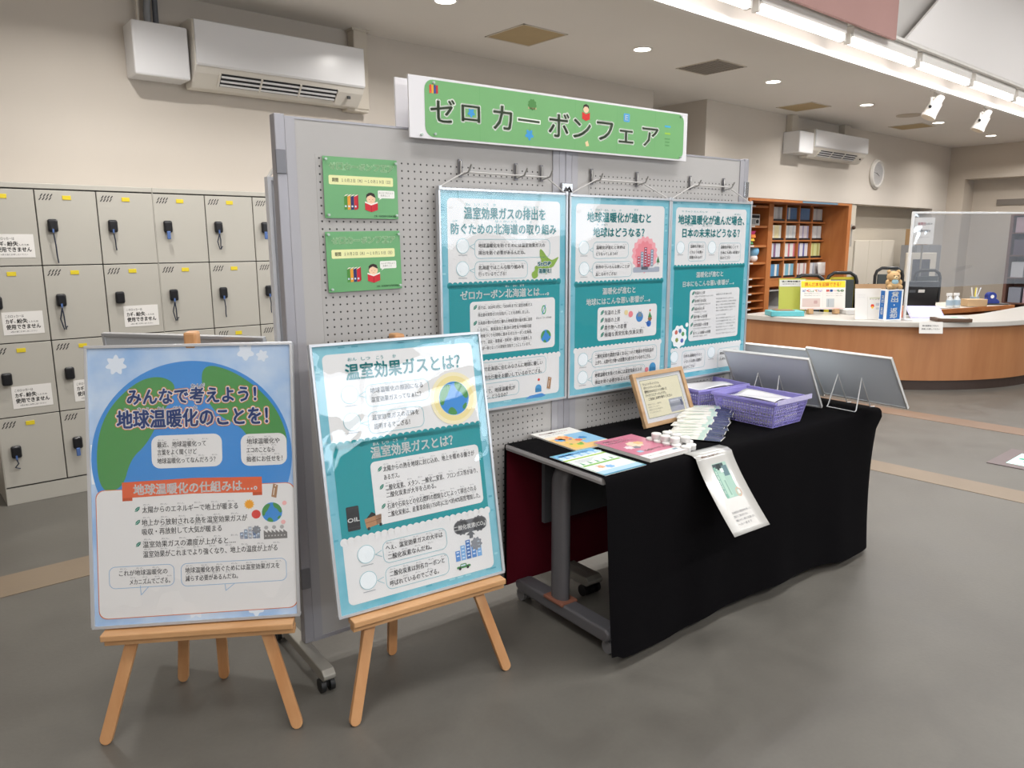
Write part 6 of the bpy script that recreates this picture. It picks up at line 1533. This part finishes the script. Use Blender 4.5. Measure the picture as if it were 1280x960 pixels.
S = Sheet(340, 240, -.0031)
for i in range(6): S.rect('a8aab8', 50, 60 + i * 24, 220, 3, 1)
o = S.build('page_print', t); o.location = (-.17, 0, 0)
t = ct_thing('notice_card', 'small white notice card hung over the counter front edge', 'notice', 7.93, 2.915, z=.60, rz=rad(-48), tilt=rad(-12)); part('card', MB().box(-.11, .11, -.003, 0, 0, .115), M_paper, t, bevel=.001)
S = Sheet(220, 115, -.0032); S.text('2f3034', '本の返却はこちらへ', 30, 38, 150, 18, 1, .03); S.text('3f4044', '係員にお渡しください', 22, 70, 170, 15, 1, .02); o = S.build('card_lettering', t); o.location = (-.11, 0, 0)
t = ct_thing('wooden_tray', 'dark brown flat tray with papers near the counter edge', 'tray', 8.28, 2.86, rz=rad(-50)); part('tray', MB().box(-.17, .15, -.11, .11, 0, .035), mat('tray_brown', '5b4433', rough=.5), t, bevel=.004); part('paper', MB().box(-.14, .12, -.09, .09, .035, .040), M_paper, t); part('green_slip', MB().box(-.02, .05, -.05, .03, .040, .042), mat('slip_green', '7fb89c', rough=.5), t)
t = ct_thing('loose_papers', 'white papers spread at the left end of the staff desk', 'papers', 9.42, 3.50, z=.719); part('sheet', MB().box(-.15, .10, -.02, .17, 0, .003), M_paper, t); part('sheet', MB().box(-.02, .24, .03, .20, .003, .006), M_paper, t)
for x, y, lb in ((9.72, 3.40, 'left'), (9.83, 3.36, 'right')):
    t = ct_thing('spray_bottle', 'white trigger spray bottle on the staff desk, %s of two' % lb, 'spray bottle', x, y, z=.719, group='spray bottles on the staff desk')
    part('bottle', MB().lathe([(0, 0), (.036, 0), (.038, .01), (.036, .10), (.015, .128), (.013, .14), (0, .14)], 14), mat('bottle_clear', 'dfe4e6', rough=.2, spec=.7), t, smooth=True); part('label', MB().lathe([(.0385, .03), (.0385, .09)], 14), mat('bottle_label', 'a8c0d0', rough=.5), t); part('trigger_head', MB().box(-.045, .02, -.010, .010, .14, .172).box(-.035, -.028, -.006, .006, .10, .14), mat('head_white', 'f0f0ee', rough=.3), t, bevel=.003)
t = ct_thing('tan_box', 'open tan cardboard box on the staff desk', 'box', 10.18, 3.29, z=.719); part('box', MB().box(-.12, .12, -.07, .07, 0, .085), mat('tan_card', 'c0a27c', rough=.7), t, bevel=.003)
t = ct_thing('pen_cup', 'pale cup with pens and slips behind the tan box', 'cup', 10.40, 3.36, z=.719); part('cup', MB().lathe([(0, 0), (.045, 0), (.05, .10), (.045, .10), (.04, .005)], 14), mat('cup_blue', '9fb0bc', rough=.4), t, smooth=True)
for i, (c, a) in enumerate((('e8e6e0', -.3), ('e8d84a', .1), ('d0d4dc', .5), ('f0f0f0', .0))): part('pen', MB().tube([(.01 * i - .015, 0, .03), (.01 * i - .015 + a * .12, 0, .21)], .007, 6), mat('pen_' + c, c, rough=.4), t)
t = ct_thing('desk_mat', 'dark flat tray carrying the tape dispenser on the staff desk', 'tray', 10.52, 3.30, z=.719); part('tray', MB().box(-.30, .30, -.06, .12, 0, .012), mat('mat_dark', '3b3a38', rough=.5), t, bevel=.003)
t = ct_thing('tape_dispenser', 'dark blue tape dispenser on the staff desk at the frame edge', 'tape dispenser', 10.60, 3.24, z=.732); tdm = mat('dispenser_blue', '263a8c', rough=.3); part('body', MB().prism([(-.09, 0), (.09, 0), (.09, .03), (.05, .06), (-.06, .07), (-.09, .04)], -.03, .03, 'y'), tdm, t, bevel=.006); part('tape_roll', MB().cyl((-.01, -.035, .085), (-.01, .035, .085), .055, 20), tdm, t, smooth=True); part('roll_core', MB().cyl((-.01, -.038, .085), (-.01, .038, .085), .022, 14), M_ring, t)
t = ct_thing('flat_pink_case', 'low reddish-brown case at the left of the spray bottles', 'case', 9.60, 3.62, z=.719); part('case', MB().box(-.14, .10, -.06, .06, 0, .03), mat('case_red', '8f5a50', rough=.5), t, bevel=.01); part('lid', MB().box(-.13, .09, -.05, .05, .03, .036), mat('case_red2', 'a87068', rough=.5), t)

# ================================================================== FLOOR EXIT LIGHT
t = thing('floor_exit_light', 'square floor-recessed exit light with a glowing green and white panel', 'exit light', (5.70, 1.12, 0))
part('frame', MB().box(0, .52, 0, .09, 0, .005).box(0, .52, .45, .54, 0, .005).box(0, .09, .09, .45, 0, .005).box(.43, .52, .09, .45, 0, .005), mat('exit_frame', '75696a', rough=.4, metal=.3), t, bevel=.001)
part('glow_panel', MB().box(.09, .43, .09, .45, .0005, .004), mat('exit_glow', 'bfeee4', emit=.75), t)
g = MB()
for pts, w_ in (([(.20, .38), (.25, .30), (.30, .34)], .022), ([(.25, .30), (.24, .20)], .03), ([(.24, .20), (.18, .14)], .022), ([(.24, .20), (.32, .17), (.32, .12)], .022)):
    for (x0, y0), (x1, y1) in zip(pts, pts[1:]):
        dx, dy = x1 - x0, y1 - y0; L = math.hypot(dx, dy); nx, ny = -dy / L * w_ / 2, dx / L * w_ / 2
        g.prism([(x0 + nx, y0 + ny), (x0 - nx, y0 - ny), (x1 - nx, y1 - ny), (x1 + nx, y1 + ny)], .004, .0046)
g.cyl((.27, .40, .004), (.27, .40, .0046), .022, 14)
part('running_figure', g, mat('exit_green', '168a68', emit=.25), t)
bpy.context.view_layer.update()
